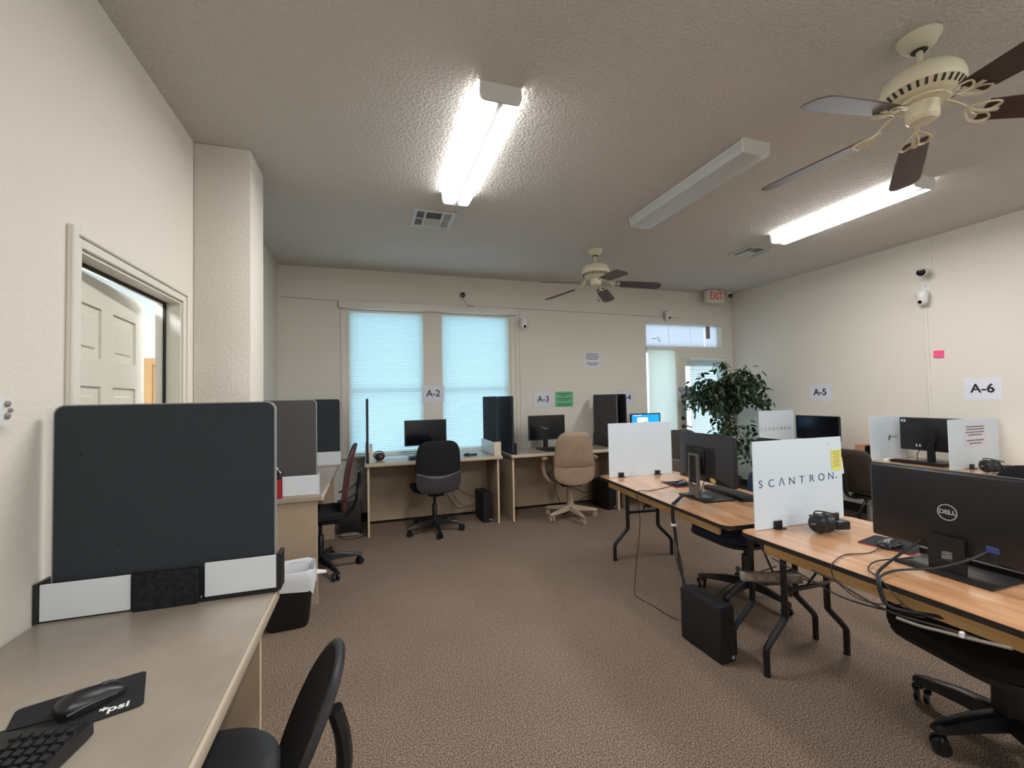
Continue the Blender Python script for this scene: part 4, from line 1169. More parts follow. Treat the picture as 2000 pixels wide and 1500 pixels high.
# ------------------------------------------------------------------ chairs (local: faces +y, origin on the floor under the column)
def caster_mesh(m, r=0.027):
    mb = MB()
    for sx in (-1, 1):
        mb.cyl((sx*0.009, 0, r), (sx*0.024, 0, r), r, n=16)
    mb.tube([(-0.026, -0.004, r+0.010), (-0.026, 0.0, r*2+0.006), (0.026, 0, r*2+0.006), (0.026, -0.004, r+0.010)], 0.006, 6, 3)
    mb.cyl((0, 0.012, r*2), (0, 0.012, r*2+0.022), 0.007, n=8)
    return mb.mesh('caster', m)
def star_base(t, m, r=0.30, phase=18, cm=None, zh=0.105, hub=0.030, cas=0.027, leg_h=0.034, leg_w=0.046):
    cmesh = caster_mesh(cm or m, cas)
    zt = cas*2+0.022
    for k in range(5):
        a = phase+72*k
        mb = MB()
        secs = [(0.02, leg_w*0.60, zh-0.030, zh+0.028), (r*0.5, leg_w*0.46, zt+0.004, zt+0.004+leg_h+0.010), (r*0.93, leg_w*0.40, zt, zt+leg_h*0.75), (r+0.012, leg_w*0.28, zt, zt+leg_h*0.5)]
        prev = None
        for (x, w_, za, zb) in secs:
            ring = [mb.bm.verts.new(p) for p in ((x, -w_, za), (x, w_, za), (x, w_*0.8, zb-0.006), (x, w_*0.5, zb), (x, -w_*0.5, zb), (x, -w_*0.8, zb-0.006))]
            if prev:
                for i in range(6): mb.bm.faces.new((prev[i], prev[(i+1) % 6], ring[(i+1) % 6], ring[i]))
            else: mb.bm.faces.new(ring[::-1])
            prev = ring
        mb.bm.faces.new(prev)
        o = mb.build('base_leg', m, t); o.matrix_local = RZ(a)
        inst('caster', cmesh, t, RZ(a) @ T(r-0.012, 0, 0.0004) @ RZ(35*k+20))
    MB().lathe([(0, zh-0.036), (hub+0.006, zh-0.036), (hub+0.008, zh), (hub, zh+0.034), (0, zh+0.034)], 20).build('hub', m, t)
def column(t, z0, z1, m, m2='black_plastic', r=0.024):
    MB().lathe([(0, z0), (r+0.004, z0), (r+0.002, z0+(z1-z0)*0.55), (r, z0+(z1-z0)*0.56), (0, z0+(z1-z0)*0.56)], 18).build('column_cover', m, t)
    MB().cyl((0, 0, z0+(z1-z0)*0.5), (0, 0, z1), r*0.6, n=14).build('gas_lift', m2, t)
def seat_pad(t, w, d, z, th, m, y0=0.0, r=0.09, dome=0.5, name='seat'):
    out = rrect(w, d, r, 6, 0, y0)
    def fn(x, y, dd): return (x, y, z + dd + (0.012*((x/(w/2))**2)) - (0.02*max(0, (y-y0)/(d/2))**3))
    return MB().pillow(out, th*0.55, dome, 5, back=th*0.45, fn=fn).build(name, m, t)
def back_pad(t, out, y, z, th, m, tilt=8, curve=0.35, name='backrest', edge=0.4, back=None):
    """outline in (x, z) around its own centre; curve bends the sides forward"""
    def fn(x, zz, d): return (x, -d + curve*x*x, zz)
    o = MB().pillow(out, th*0.5, edge, 5, back=th*0.5 if back is None else back, fn=fn).build(name, m, t)
    o.matrix_local = T(0, y, z) @ RX(tilt)
    return o
def mech(t, z, m='black_matte', w=0.16, d=0.22):
    MB().box(-w/2, -d/2-0.03, z-0.035, w/2, d/2-0.03, z, 0.012, 2).build('tilt_mechanism', m, t)
    MB().tube([(0.06, 0.02, z-0.02), (0.18, 0.03, z-0.022), (0.24, 0.03, z-0.025)], 0.006, 6, 3).build('lever', m, t)

# 1 black chair with an oval back at the near desk
t = thing('office_chair', 'black chair with a thin oval back pushed under the near left desk', 'chair', (-0.440, 1.265, 0), 91.5, 'office chairs')
star_base(t, 'black_plastic', 0.27)
column(t, 0.13, 0.40, 'black_plastic')
mech(t, 0.412)
seat_pad(t, 0.44, 0.42, 0.452, 0.075, 'chair_black_leather', 0.0, 0.17)
out = blob([(0, 0.205), (0.12, 0.175), (0.195, 0.06), (0.19, -0.08), (0.115, -0.180), (0, -0.205), (-0.115, -0.180), (-0.19, -0.08), (-0.195, 0.06), (-0.12, 0.175)], 5)
b = back_pad(t, out, -0.270, 0.560, 0.026, 'chair_black', 26, 0.30, edge=0.7)
m = MB(); m.tube([(x*1.0, 0.30*x*x, z) for x, z in out[::2]], 0.013, 8, 2, closed=True)
m.build('back_rim', 'chair_black_leather', b)
MB().tube([(0, -0.06, 0.375), (0, -0.22, 0.360), (0, -0.325, 0.375), (0, -0.365, 0.44), (0, -0.365, 0.53), (0, -0.345, 0.61)], 0.023, 8, 4, flat=0.9).build('back_support', 'black_plastic', t)

# 2 red mesh chair
t = thing('office_chair', 'black and red mesh office chair at the desk behind the column', 'chair', (-0.405, 4.06, 0), 92, 'office chairs')
star_base(t, 'black_plastic', 0.325, 60)
column(t, 0.13, 0.42, 'black_plastic')
mech(t, 0.430, w=0.2, d=0.26)
seat_pad(t, 0.46, 0.44, 0.468, 0.075, 'chair_black', 0.02, 0.10)
def spine(x, zz, d):
    s = zz/0.30
    return (x, -d + 0.5*x*x - 0.035*s*s*(1 if s > 0 else 0.35) - 0.040*s, zz)
out = blob([(0, 0.30), (0.13, 0.285), (0.185, 0.20), (0.20, 0.0), (0.185, -0.20), (0.12, -0.27), (0, -0.28), (-0.12, -0.27), (-0.185, -0.20), (-0.20, 0.0), (-0.185, 0.20), (-0.13, 0.285)], 4)
o = MB().pillow(out, 0.02, 0.5, 6, back=0.0, fn=spine).build('backrest', 'red_mesh', t); o.matrix_local = T(0, -0.225, 0.745) @ RZ(180) @ RX(0) @ Matrix.Diagonal((1, 1, 1, 1)) if False else T(0, -0.215, 0.745)
o.data.materials[0] = MATS['red_mesh']
o2 = MB().pillow([(x*1.01, z*1.01) for x, z in out], 0.0, 0.5, 6, back=0.022, fn=lambda x, zz, d: (spine(x, zz, d)[0], spine(x, zz, d)[1]-0.002, zz)).build('back_shell', 'charcoal_plastic', t); o2.matrix_local = T(0, -0.215, 0.745)
MB().tube([(0, -0.03, 0.42), (0, -0.18, 0.43), (0, -0.275, 0.52), (0, -0.30, 0.68), (0, -0.315, 0.80)], 0.03, 8, 4, flat=0.5).build('back_support', 'black_plastic', t)
for sx in (-1, 1):
    MB().tube([(sx*0.19, -0.14, 0.60), (sx*0.205, -0.26, 0.64), (sx*0.205, -0.315, 0.72), (sx*0.20, -0.33, 0.83), (sx*0.175, -0.30, 0.88)], 0.013, 8, 5, flat=0.6).build('back_hoop', 'charcoal_plastic', t)

# 3 black chair at A-2
def shell_chair(label, loc, rotz, fabric, shell, phase=10, w=0.46, zc=0.725, hh=0.262):
    t = thing('office_chair', label, 'chair', loc, rotz, 'office chairs')
    star_base(t, 'black_plastic', 0.30, phase)
    column(t, 0.13, 0.42, 'black_plastic')
    mech(t, 0.432)
    seat_pad(t, 0.48, 0.46, 0.470, 0.08, fabric, 0.02, 0.10)
    out = blob([(0, hh), (w*0.34, hh*0.96), (w*0.475, hh*0.62), (w*0.5, -hh*0.2), (w*0.485, -hh*0.72), (w*0.36, -hh*0.98), (0, -hh*1.03), (-w*0.36, -hh*0.98), (-w*0.485, -hh*0.72), (-w*0.5, -hh*0.2), (-w*0.475, hh*0.62), (-w*0.34, hh*0.96)], 4)
    back_pad(t, out, -0.235, zc, 0.075, fabric, 6, 0.45, edge=0.5)
    low = blob([(0, -hh*0.34), (w*0.25, -hh*0.31), (w*0.488, -hh*0.22), (w*0.505, -hh*0.36), (w*0.49, -hh*0.74), (w*0.36, -hh*1.0), (0, -hh*1.05), (-w*0.36, -hh*1.0), (-w*0.49, -hh*0.74), (-w*0.505, -hh*0.36), (-w*0.488, -hh*0.22), (-w*0.25, -hh*0.31)], 4)
    def fn(x, zz, d): return (x, -d + 0.45*x*x, zz)
    o = MB().pillow(low, 0.0, 1.0, 4, back=0.0, fn=lambda x, zz, d: (x, 0.45*x*x-(0.044 if d >= 0 else 0.034), zz))
    o = MB().pillow(low, 0.050, 0.72, 4, back=-0.02, fn=lambda x, zz, d: (x, -d+0.45*x*x, zz)).build('back_shell', shell, t)
    o.matrix_local = T(0, -0.235, zc) @ RX(6)
    MB().tube([(0, -0.05, 0.41), (0, -0.17, 0.412), (0, -0.225, 0.44), (0, -0.238, 0.50)], 0.028, 8, 4, flat=0.4).build('back_support', 'black_plastic', t)
    return t
shell_chair('black fabric chair with grey shell back at the A-2 desk', (0.655, 4.80, 0), 4, 'chair_black', 'chair_grey_shell', 52)
shell_chair('dark taupe chair behind the arch-stand monitor at the A-4 desk', (3.62, 4.74, 0), -3, 'taupe_fabric', 'taupe_shell', 30)

# 4 tan chair at A-3
t = thing('office_chair', 'tan leather office chair with armrests at the A-3 desk', 'chair', (2.235, 4.755, 0), -12, 'office chairs')
star_base(t, 'tan_plastic', 0.31, -75, 'tan_plastic', 0.125, 0.036, 0.026, 0.036, 0.05)
MB().lathe([(0, 0.13), (0.042, 0.13), (0.036, 0.30), (0.030, 0.405), (0, 0.405)], 20).build('column_cover', 'tan_plastic', t)
MB().box(-0.12, -0.15, 0.385, 0.12, 0.12, 0.425, 0.015, 2).build('tilt_mechanism', 'black_matte', t)
seat_pad(t, 0.50, 0.46, 0.475, 0.09, 'seat_grey', 0.03, 0.12)
shell = blob([(0, 0.13), (0.19, 0.125), (0.225, 0.03), (0.21, -0.07), (0.12, -0.125), (0, -0.14), (-0.12, -0.125), (-0.21, -0.07), (-0.225, 0.03), (-0.19, 0.125)], 4)
o = MB().pillow(shell, 0.035, 0.6, 5, back=0.02, fn=lambda x, z, d: (x, -d+0.5*x*x, z)).build('lower_shell', 'tan_leather', t)
o.matrix_local = T(0, -0.245, 0.560) @ RX(-4)
bk = blob([(0, 0.205), (0.12, 0.20), (0.185, 0.135), (0.215, -0.02), (0.222, -0.14), (0.185, -0.195), (0, -0.205), (-0.185, -0.195), (-0.222, -0.14), (-0.215, -0.02), (-0.185, 0.135), (-0.12, 0.20)], 4)
o = MB().pillow(bk, 0.045, 0.45, 5, back=0.05, fn=lambda x, z, d: (x, -d+0.5*x*x, z)).build('backrest', 'tan_leather', t)
o.matrix_local = T(0, -0.275, 0.815) @ RX(9)
o = MB().tube([(x*0.985, 0.5*x*x, z*0.985) for x, z in bk[::3]], 0.006, 6, 2, closed=True).build('piping', 'tan_plastic', o)
for sx in (-1, 1):
    a = MB().tube([(sx*0.17, -0.10, 0.43), (sx*0.26, -0.04, 0.46), (sx*0.30, 0.02, 0.54), (sx*0.305, 0.04, 0.64), (sx*0.30, 0.06, 0.685)], 0.016, 8, 5, flat=1.4).build('arm_post', 'tan_leather', t)
    MB().pillow(rrect(0.07, 0.25, 0.03, 5), 0.022, 0.4, 4, M=T(sx*0.30, 0.05, 0.700)).build('armrest', 'tan_leather', t)

# 5 chair at the far plywood table, facing the table (towards -X)
t = thing('office_chair', 'black and navy office chair behind the far plywood table', 'chair', (2.50, 2.46, 0), 88, 'office chairs')
star_base(t, 'black_plastic', 0.31, 40)
column(t, 0.13, 0.42, 'black_plastic', r=0.028)
mech(t, 0.432, w=0.20, d=0.28)
seat_pad(t, 0.52, 0.50, 0.470, 0.085, 'navy_fabric', 0.06, 0.14)
MB().pillow(rrect(0.53, 0.51, 0.14, 5, 0, 0.06), 0.012, 0.6, 4, back=0.02, M=T(0, 0, 0.437)).build('seat_shell', 'black_plastic', t)
lowb = rrect(0.46, 0.26, 0.07, 5)
back_pad(t, lowb, -0.285, 0.70, 0.06, 'navy_fabric', 6, 0.4, 'lumbar_cushion')
fr = rrect(0.46, 0.27, 0.075, 6); fi = rrect(0.40, 0.21, 0.05, 6)
m = MB(); m.ring(fr, fi, -0.012, 0.012, UP)
o = m.build('back_frame', 'black_plastic', t); o.matrix_local = T(0, -0.315, 0.945) @ RX(9)
bf = o
MB().box(-0.21, -0.006, -0.11, 0.21, 0.004, 0.11, 0.003).build('back_panel', 'black_matte', bf)
for (dx, dz) in ((-0.125, 0.080), (0.0, 0.080), (0.125, 0.080), (-0.125, 0.030), (0.0, 0.030), (0.125, 0.030)):
    MB().pillow(rrect(0.105, 0.042, 0.014, 4), 0.012, 0.4, 3, M=T(dx, 0.012, dz) @ UP).build('headrest_pad', 'charcoal_plastic', bf)
for dx in (-0.16, -0.05, 0.06, 0.17):
    for dz in (-0.018, -0.085):
        MB().lathe([(0, 0.018), (0.012, 0.017), (0.021, 0.010), (0.023, 0)], 16, T(dx, 0.004, dz) @ RX(-90)).build('silver_knob', 'silver_plastic', bf)
    MB().box(dx+0.018, 0.004, -0.058, dx+0.046, 0.010, -0.046).build('tag', 'paper', bf)
MB().tube([(0, -0.05, 0.41), (0, -0.22, 0.41), (0, -0.335, 0.47), (0, -0.35, 0.65), (0, -0.365, 0.86)], 0.032, 8, 4, flat=0.45).build('back_support', 'black_plastic', t)

# 6 chair at the foreground table, mostly under it
t = thing('office_chair', 'black office chair under the foreground plywood table at lower right', 'chair', (2.395, 1.085, 0), 78, 'office chairs')
star_base(t, 'black_plastic', 0.305, 14, None, 0.12, 0.040, 0.031, 0.046, 0.066)
column(t, 0.13, 0.37, 'black_plastic', r=0.050)
mech(t, 0.385, w=0.26, d=0.32)
seat_pad(t, 0.56, 0.56, 0.445, 0.10, 'chair_black', 0.05, 0.16)
MB().pillow(rrect(0.54, 0.54, 0.15, 5, 0, 0.05), 0.012, 0.6, 4, back=0.03, M=T(0, 0, 0.402)).build('seat_shell', 'black_matte', t)
out = rrect(0.46, 0.44, 0.10, 5)
back_pad(t, out, -0.30, 0.86, 0.07, 'chair_black', 8, 0.4)
MB().tube([(0, -0.05, 0.44), (0, -0.22, 0.44), (0, -0.345, 0.50), (0, -0.36, 0.68), (0, -0.37, 0.80)], 0.032, 8, 4, flat=0.45).build('back_support', 'black_plastic', t)

# 7 and 8 chairs at the right-hand tables, backs towards the room
def right_chair(label, loc, rotz, m, lift, zc, hh, w):
    t = thing('office_chair', label, 'chair', loc, rotz, 'office chairs')
    star_base(t, 'black_plastic', 0.29, 8)
    MB().lathe([(0, 0.13), (0.030, 0.13), (0.028, 0.31), (0, 0.31)], 18).build('column_cover', lift, t)
    MB().cyl((0, 0, 0.3), (0, 0, 0.42), 0.014, n=12).build('gas_lift', 'chrome', t)
    mech(t, 0.432)
    seat_pad(t, 0.46, 0.44, 0.468, 0.075, m, 0.03, 0.08)
    out = blob([(0, hh), (w*0.36, hh*0.97), (w*0.48, hh*0.70), (w*0.5, 0), (w*0.49, -hh*0.8), (w*0.40, -hh), (0, -hh*1.02), (-w*0.40, -hh), (-w*0.49, -hh*0.8), (-w*0.5, 0), (-w*0.48, hh*0.70), (-w*0.36, hh*0.97)], 4)
    back_pad(t, out, -0.265, zc, 0.06, m, 8, 0.35)
    MB().tube([(0, -0.05, 0.41), (0, -0.20, 0.41), (0, -0.315, 0.47), (0, -0.325, zc)], 0.024, 8, 4, flat=0.4).build('back_support', 'black_plastic', t)
    return t
right_chair('dark brown leather chair with a steel column behind the SCANTRON board', (4.56, 2.985, 0), -90, 'brown_leather', 'satin_steel', 0.69, 0.185, 0.40)
right_chair('black chair at the right picture edge by the A-6 table', (4.63, 1.66, 0), -90, 'chair_black', 'black_plastic', 0.68, 0.19, 0.46)

# ------------------------------------------------------------------ computers on the floor
def tower(label, loc, rotz, w, d, h):
    t = thing('desktop_computer', label, 'computer', loc, rotz, 'black desktop computers')
    MB().box(-w/2, -d/2, 0.008, w/2, d/2, h, 0.003, 2).build('case', 'black_matte', t)
    m = MB()
    for sx in (-1, 1):
        for sy in (-1, 1): m.cyl((sx*(w/2-0.015), sy*(d/2-0.03), 0.0004), (sx*(w/2-0.015), sy*(d/2-0.03), 0.009), 0.008, n=10)
    m.build('feet', 'black_rubber', t)
    f = MB().box(-w/2+0.002, -d/2-0.006, 0.010, w/2-0.002, -d/2-0.0005, h-0.002, 0.002).build('front_bezel', 'black_plastic', t)
    MB().box(-w*0.3, -d/2-0.0066, h*0.62, w*0.3, -d/2-0.006, h*0.64).build('drive_slot', 'charcoal_plastic', f)
    MB().cyl((w*0.28, -d/2-0.006, h*0.88), (w*0.28, -d/2-0.0075, h*0.88), 0.006, n=12).build('power_button', 'charcoal_plastic', f)
    MB().box(w*0.22, -d/2-0.0066, 0.022, w*0.40, -d/2-0.006, 0.040).build('sticker', 'silver_plastic', f)
    return t
tower('black desktop computer standing on the carpet beside the far plywood table', (1.775, 2.04, 0), 2, 0.093, 0.295, 0.295)
tower('black desktop computer under the A-2 desk', (1.262, 5.06, 0), 4, 0.105, 0.30, 0.335)
tower('black desktop computer under the A-3 desk', (2.84, 5.03, 0), 12, 0.11, 0.32, 0.35)
t = thing('monitor', 'unused black flat screen standing on the floor in the corner', 'monitor', (-0.205, 5.02, 0), 4)
MB().box(-0.115, -0.012, 0.001, 0.115, 0.020, 0.36, 0.004, 2, M=RX(-6)).build('bezel', 'black_plastic', t)
MB().box(-0.105, -0.0135, 0.012, 0.105, -0.0121, 0.35, M=RX(-6)).build('screen', 'screen_off', t)

# ------------------------------------------------------------------ waste bin with liner
t = thing('waste_bin', 'black waste bin with a white plastic liner beside the near desk end', 'waste bin', (-0.505, 3.165, 0), 4)
def loft(mb, secs):
    rings = [[mb.bm.verts.new((x, y, z)) for x, y in rrect(w, d, r, 5)] for (w, d, r, z) in secs]
    for a, b in zip(rings, rings[1:]):
        n = len(a)
        for i in range(n): mb.bm.faces.new((a[i], a[(i+1) % n], b[(i+1) % n], b[i]))
    return rings
m = MB(); rg = loft(m, [(0.225, 0.175, 0.04, 0.001), (0.245, 0.195, 0.045, 0.03), (0.300, 0.235, 0.05, 0.345), (0.290, 0.225, 0.05, 0.345), (0.235, 0.185, 0.045, 0.02)])
m.bm.faces.new(rg[0][::-1]); m.bm.faces.new(rg[-1])
m.build('bin', 'bin_black', t)
m = MB(); rings = []
secs = [(0.205, 0.155, 0.05), (0.245, 0.185, 0.20), (0.275, 0.210, 0.335), (0.312, 0.248, 0.362), (0.322, 0.258, 0.352), (0.326, 0.262, 0.315), (0.330, 0.264, 0.265)]
for k, (w, d, z) in enumerate(secs):
    ring = []
    for i, (x, y) in enumerate(rrect(w, d, 0.05, 5)):
        j = 1+0.022*math.sin(i*2.3+k)*(0.3 if k in (3, 4) else 1)
        dz = 0
        if k == 6: dz = 0.030*math.sin(i*0.9)+0.020*math.sin(i*2.1)
        if k >= 5 and x > 0.08: dz -= 0.015
        ring.append(m.bm.verts.new((x*j if k < 5 else x*max(j, 1.0), y*j if k < 5 else y*max(j, 1.0), z+dz+0.004*math.sin(i*1.7+k*2))))
    rings.append(ring)
for a, b in zip(rings, rings[1:]):
    n = len(a)
    for i in range(n): m.bm.faces.new((a[i], a[(i+1) % n], b[(i+1) % n], b[i]))
m.build('liner', 'liner', t)
MB().pillow(blob([(0.14, 0.06), (0.18, 0.065), (0.225, 0.045), (0.22, 0.02), (0.18, 0.01), (0.15, 0.0)], 4), 0.010, 0.3, 4, back=0.012, M=T(0, 0, 0.315) @ RY(8)).build('liner_knot', 'plastic_white', t)

# ------------------------------------------------------------------ headphones
def headphones(label, loc, rotz, s=1.0, group='black headphones'):
    """lying on a table: two thick ear cups standing on edge, band lying behind them"""
    t = thing('headphones', label, 'headphones', loc, rotz, group)
    for k, (cx, cy, ang) in enumerate(((-0.028, 0, 12), (0.040, 0.012, -14))):
        M = T(cx*s, cy*s, 0.044*s) @ RZ(ang) @ RY(90)
        c = MB().lathe([(0, 0.020), (0.020, 0.020), (0.034, 0.014), (0.040, 0.004), (0.041, -0.006)], 24, M @ Matrix.Diagonal((s, s*0.92, s*(1 if k else -1), 1))).build('ear_cup', 'black_plastic', t)
        MB().lathe([(0.018, -0.022), (0.030, -0.026), (0.042, -0.020), (0.043, -0.008), (0.040, -0.006)], 24, M @ Matrix.Diagonal((s, s*0.92, s*(1 if k else -1), 1))).build('ear_cushion', 'chair_black_leather', c)
        MB().box(-0.012*s, -0.003*s, 0.0202*s, 0.012*s, 0.003*s, 0.0212*s, M=M @ Matrix.Diagonal((1, 1, (1 if k else -1), 1)) @ RZ(70)).build('cup_badge', 'vent_grey', c)
    MB().tube([(-0.030*s, 0.03*s, 0.070*s), (0.0, 0.06*s, 0.055*s), (0.055*s, 0.085*s, 0.032*s), (0.11*s, 0.075*s, 0.022*s), (0.135*s, 0.035*s, 0.026*s), (0.100*s, 0.010*s, 0.036*s), (0.062*s, 0.012*s, 0.046*s)], 0.010*s, 8, 5, flat=0.6).build('headband', 'black_plastic', t)
    m = MB()
    m.tube([(-0.040*s, 0.004*s, 0.086*s), (-0.01*s, 0.02*s, 0.093*s), (0.05*s, 0.03*s, 0.082*s), (0.10*s, 0.03*s, 0.066*s)], 0.003*s, 6, 4)
    m.build('wire_frame', 'black_rubber', t)
    m = MB().box(0.062*s, -0.006*s, 0.012*s, 0.125*s, 0.022*s, 0.050*s, 0.006*s, 2)
    m.build('boom_pod', 'black_plastic', t)
    return t
headphones('black headphones lying on the foreground plywood table', (2.125, 1.612, TZ+0.0005), -14, 1.12)
headphones('black headphones lying on the A-6 table at the right edge', (4.90, 2.265, TZ+0.0005), -30, 1.25)
t = thing('headset', 'black round headset on the left end of the A-2 desk', 'headset', (0.098, 5.03, 0.765), 20)
MB().lathe([(0, 0.0005), (0.030, 0.002), (0.045, 0.012), (0.052, 0.035), (0.049, 0.058), (0.036, 0.074), (0.014, 0.081), (0, 0.082)], 20).build('ear_cup', 'black_plastic', t)
MB().tube([(-0.052, 0, 0.03), (-0.058, 0.02, 0.06), (-0.02, 0.03, 0.092), (0.03, 0.03, 0.088), (0.058, 0.02, 0.06), (0.054, 0, 0.03)], 0.006, 8, 4).build('headband', 'black_plastic', t)
MB().lathe([(0, 0.004), (0.008, 0.003), (0.011, 0)], 12, T(0.0, -0.051, 0.042) @ RX(90)).build('cup_badge', 'exit_red', t)
o = MB().pillow(blob([(-0.02, 0), (0, 0.012), (0.02, 0.004), (0.014, -0.012), (-0.01, -0.012)]), 0.014, 0.3, 4, back=0.0).build('earplug_bag', 'silver_plastic'); o.location = (0.135, 4.96, 0.7657)
tag(o, 'tiny crumpled silver bag beside the round headset', 'bag')
o = MB().box(-0.14, -0.105, 0.0004, 0.14, 0.105, 0.0016).build('paper_sheet', 'whiteboard'); o.location = (0.265, 5.20, 0.765); o.rotation_euler = (0, 0, R(6))
tag(o, 'white paper lying on the A-2 desk by the window', 'paper')
o = MB().box(-0.10, -0.14, 0.0004, 0.10, 0.14, 0.0020).build('paper_sheet', 'paper'); o.location = (4.87, 2.06, TZ); o.rotation_euler = (0, 0, R(14))
tag(o, 'white paper lying on the A-6 table beside the headphones', 'paper')
o = MB().prism(rrect(0.10, 0.05, 0.012, 4), 0.0005, 0.020).build('tissue', 'plastic_white'); o.location = (4.935, 3.04, TZ)
tag(o, 'small white packet in front of the logo board on the A-6 table', 'packet')
t = thing('desk_organizer', 'small reddish-brown open box left of the logo board', 'box', (4.835, 3.185, TZ), 0)
m = MB()
m.box(-0.085, -0.045, 0.0005, 0.085, 0.045, 0.008).box(-0.085, -0.045, 0.008, -0.078, 0.045, 0.150).box(0.078, -0.045, 0.008, 0.085, 0.045, 0.150)
m.box(-0.078, 0.038, 0.008, 0.078, 0.045, 0.150).box(-0.078, -0.045, 0.143, 0.078, 0.038, 0.150).box(-0.078, -0.045, 0.008, 0.078, -0.038, 0.03)
m.build('case', 'cardboard', t)
MB().box(-0.077, -0.03, 0.0085, -0.01, 0.03, 0.12).build('insert', 'black_matte', t)
MB().box(0.0, -0.02, 0.0085, 0.07, 0.03, 0.09).build('insert', 'charcoal_plastic', t)

# ------------------------------------------------------------------ cables
CB = 'black cables'
cable('cable', 'thin black mouse cord trailing across the near left desk', [(-0.640, 1.205, DZ+0.006), (-0.69, 1.198, DZ+0.005), (-0.76, 1.188, DZ+0.0055), (-0.85, 1.19, DZ+0.004), (-0.93, 1.21, DZ+0.003)], 0.0018)
cable('cable', 'long black mouse cord looping from the far plywood table to the carpet', [(2.215, 2.845, TZ+0.008), (2.09, 2.80, TZ+0.004), (1.93, 2.76, TZ+0.004), (1.858, 2.77, TZ+0.006), (1.838, 2.775, TZ-0.03), (1.842, 2.752, 0.54), (1.838, 2.77, 0.36), (1.83, 2.80, 0.18), (1.80, 2.78, 0.03), (1.775, 2.72, 0.004), (1.80, 2.55, 0.004), (1.81, 2.42, 0.004), (1.815, 2.33, 0.02), (1.79, 2.22, 0.08), (1.785, 2.192, 0.10)], 0.0026)
bt = thing('cable_bundle', 'bundle of black cables hanging from the far plywood table to the computer', 'cable')
for k, (ox, oy, bulge) in enumerate(((0, 0, 0), (0.006, -0.008, 0.020), (-0.004, 0.010, -0.025), (0.008, 0.012, 0.040))):
    MB().tube([(2.06, 2.44+oy, TZ+0.022), (1.96, 2.43+oy, TZ+0.03), (1.87+ox, 2.385+oy, TZ+0.012), (1.825+ox, 2.355+oy, TZ+0.004), (1.812+ox, 2.35+oy*0.6, TZ-0.06), (1.815+ox, 2.345+oy*0.6, 0.60), (1.812+ox, 2.32+oy+bulge*0.4, 0.50), (1.805+ox, 2.285+bulge, 0.38), (1.79+ox, 2.23+oy, 0.27), (1.775+ox, 2.192, 0.20-0.03*k)], 0.0034 if k else 0.0045, 7, 6).build('strand', 'black_rubber', bt)
MB().cyl((1.8145, 2.3455, 0.594), (1.8145, 2.3455, 0.606), 0.017, n=12).build('cable_tie', 'paper', bt)
cable('cable', 'thin black cable from the arch-stand monitor back to its keyboard', [(2.10, 2.36, TZ+0.20), (2.08, 2.38, TZ+0.10), (2.10, 2.43, TZ+0.025), (2.20, 2.50, TZ+0.018)], 0.003)
cable('cable', 'black cable from computer to carpet by the near legs of the far table', [(1.80, 2.192, 0.06), (1.87, 2.25, 0.05), (1.98, 2.27, 0.10), (2.10, 2.25, 0.20), (2.18, 2.10, 0.33), (2.22, 1.97, 0.42)], 0.003)
cable('cable', 'thin black mouse cord hanging off the foreground table edge', [(2.150, 1.372, TZ+0.008), (2.04, 1.345, TZ+0.004), (1.92, 1.365, TZ+0.004), (1.80, 1.325, TZ+0.005), (1.774, 1.318, TZ-0.01), (1.772, 1.305, 0.665), (1.775, 1.235, 0.628), (1.775, 1.16, 0.632), (1.79, 1.08, 0.66)], 0.0022)
bt = thing('cable_bundle', 'thick black video cables looping off the foreground table edge', 'cable')
MB().tube([(2.105, 1.185, TZ+0.105), (2.03, 1.21, TZ+0.055), (1.92, 1.205, TZ+0.022), (1.83, 1.18, TZ+0.012), (1.775, 1.148, TZ+0.004), (1.768, 1.135, TZ-0.045), (1.771, 1.115, 0.645), (1.80, 1.05, 0.645), (1.84, 0.95, 0.66), (1.87, 0.80, 0.67)], 0.0050, 8, 6).build('strand', 'black_rubber', bt)
MB().tube([(2.095, 0.99, TZ+0.115), (2.045, 1.03, TZ+0.075), (2.02, 1.10, TZ+0.030), (1.90, 1.16, TZ+0.016), (1.81, 1.155, TZ+0.012), (1.776, 1.14, TZ+0.002), (1.770, 1.125, TZ-0.05), (1.775, 1.10, 0.642), (1.82, 1.0, 0.65), (1.86, 0.86, 0.665)], 0.0042, 8, 6).build('strand', 'charcoal_plastic', bt)
MB().tube([(2.09, 1.215, TZ+0.02), (1.95, 1.26, TZ+0.010), (1.83, 1.215, TZ+0.010), (1.80, 1.165, TZ+0.006), (1.773, 1.12, TZ-0.004), (1.775, 1.06, 0.665), (1.80, 0.98, 0.648)], 0.0026, 7, 6).build('strand', 'black_rubber', bt)
MB().box(-0.012, -0.018, -0.012, 0.012, 0.018, 0.012, 0.003, M=T(2.105, 0.975, TZ+0.125)).build('video_plug', 'notice_blue', bt)
cable('cable', 'brown cable sagging under the edge of the foreground table', [(1.80, 1.42, 0.655), (1.79, 1.31, 0.650), (1.785, 1.20, 0.628), (1.79, 1.10, 0.618), (1.80, 0.98, 0.630), (1.80, 0.88, 0.640)], 0.0042, 'brown_rubber')
cable('cable', 'grey flat cable clipped under the foreground table rail', [(1.775, 1.09, 0.612), (1.772, 1.02, 0.618), (1.770, 0.96, 0.630), (1.772, 0.90, 0.640), (1.79, 0.80, 0.655)], 0.0055, 'grey_cord')
o = MB().box(-0.008, -0.006, -0.010, 0.008, 0.006, 0.010, 0.003).build('cable_clip', 'plastic_white'); o.location = (1.768, 0.905, 0.647)
tag(o, 'small white cable clip under the foreground table rail', 'clip')
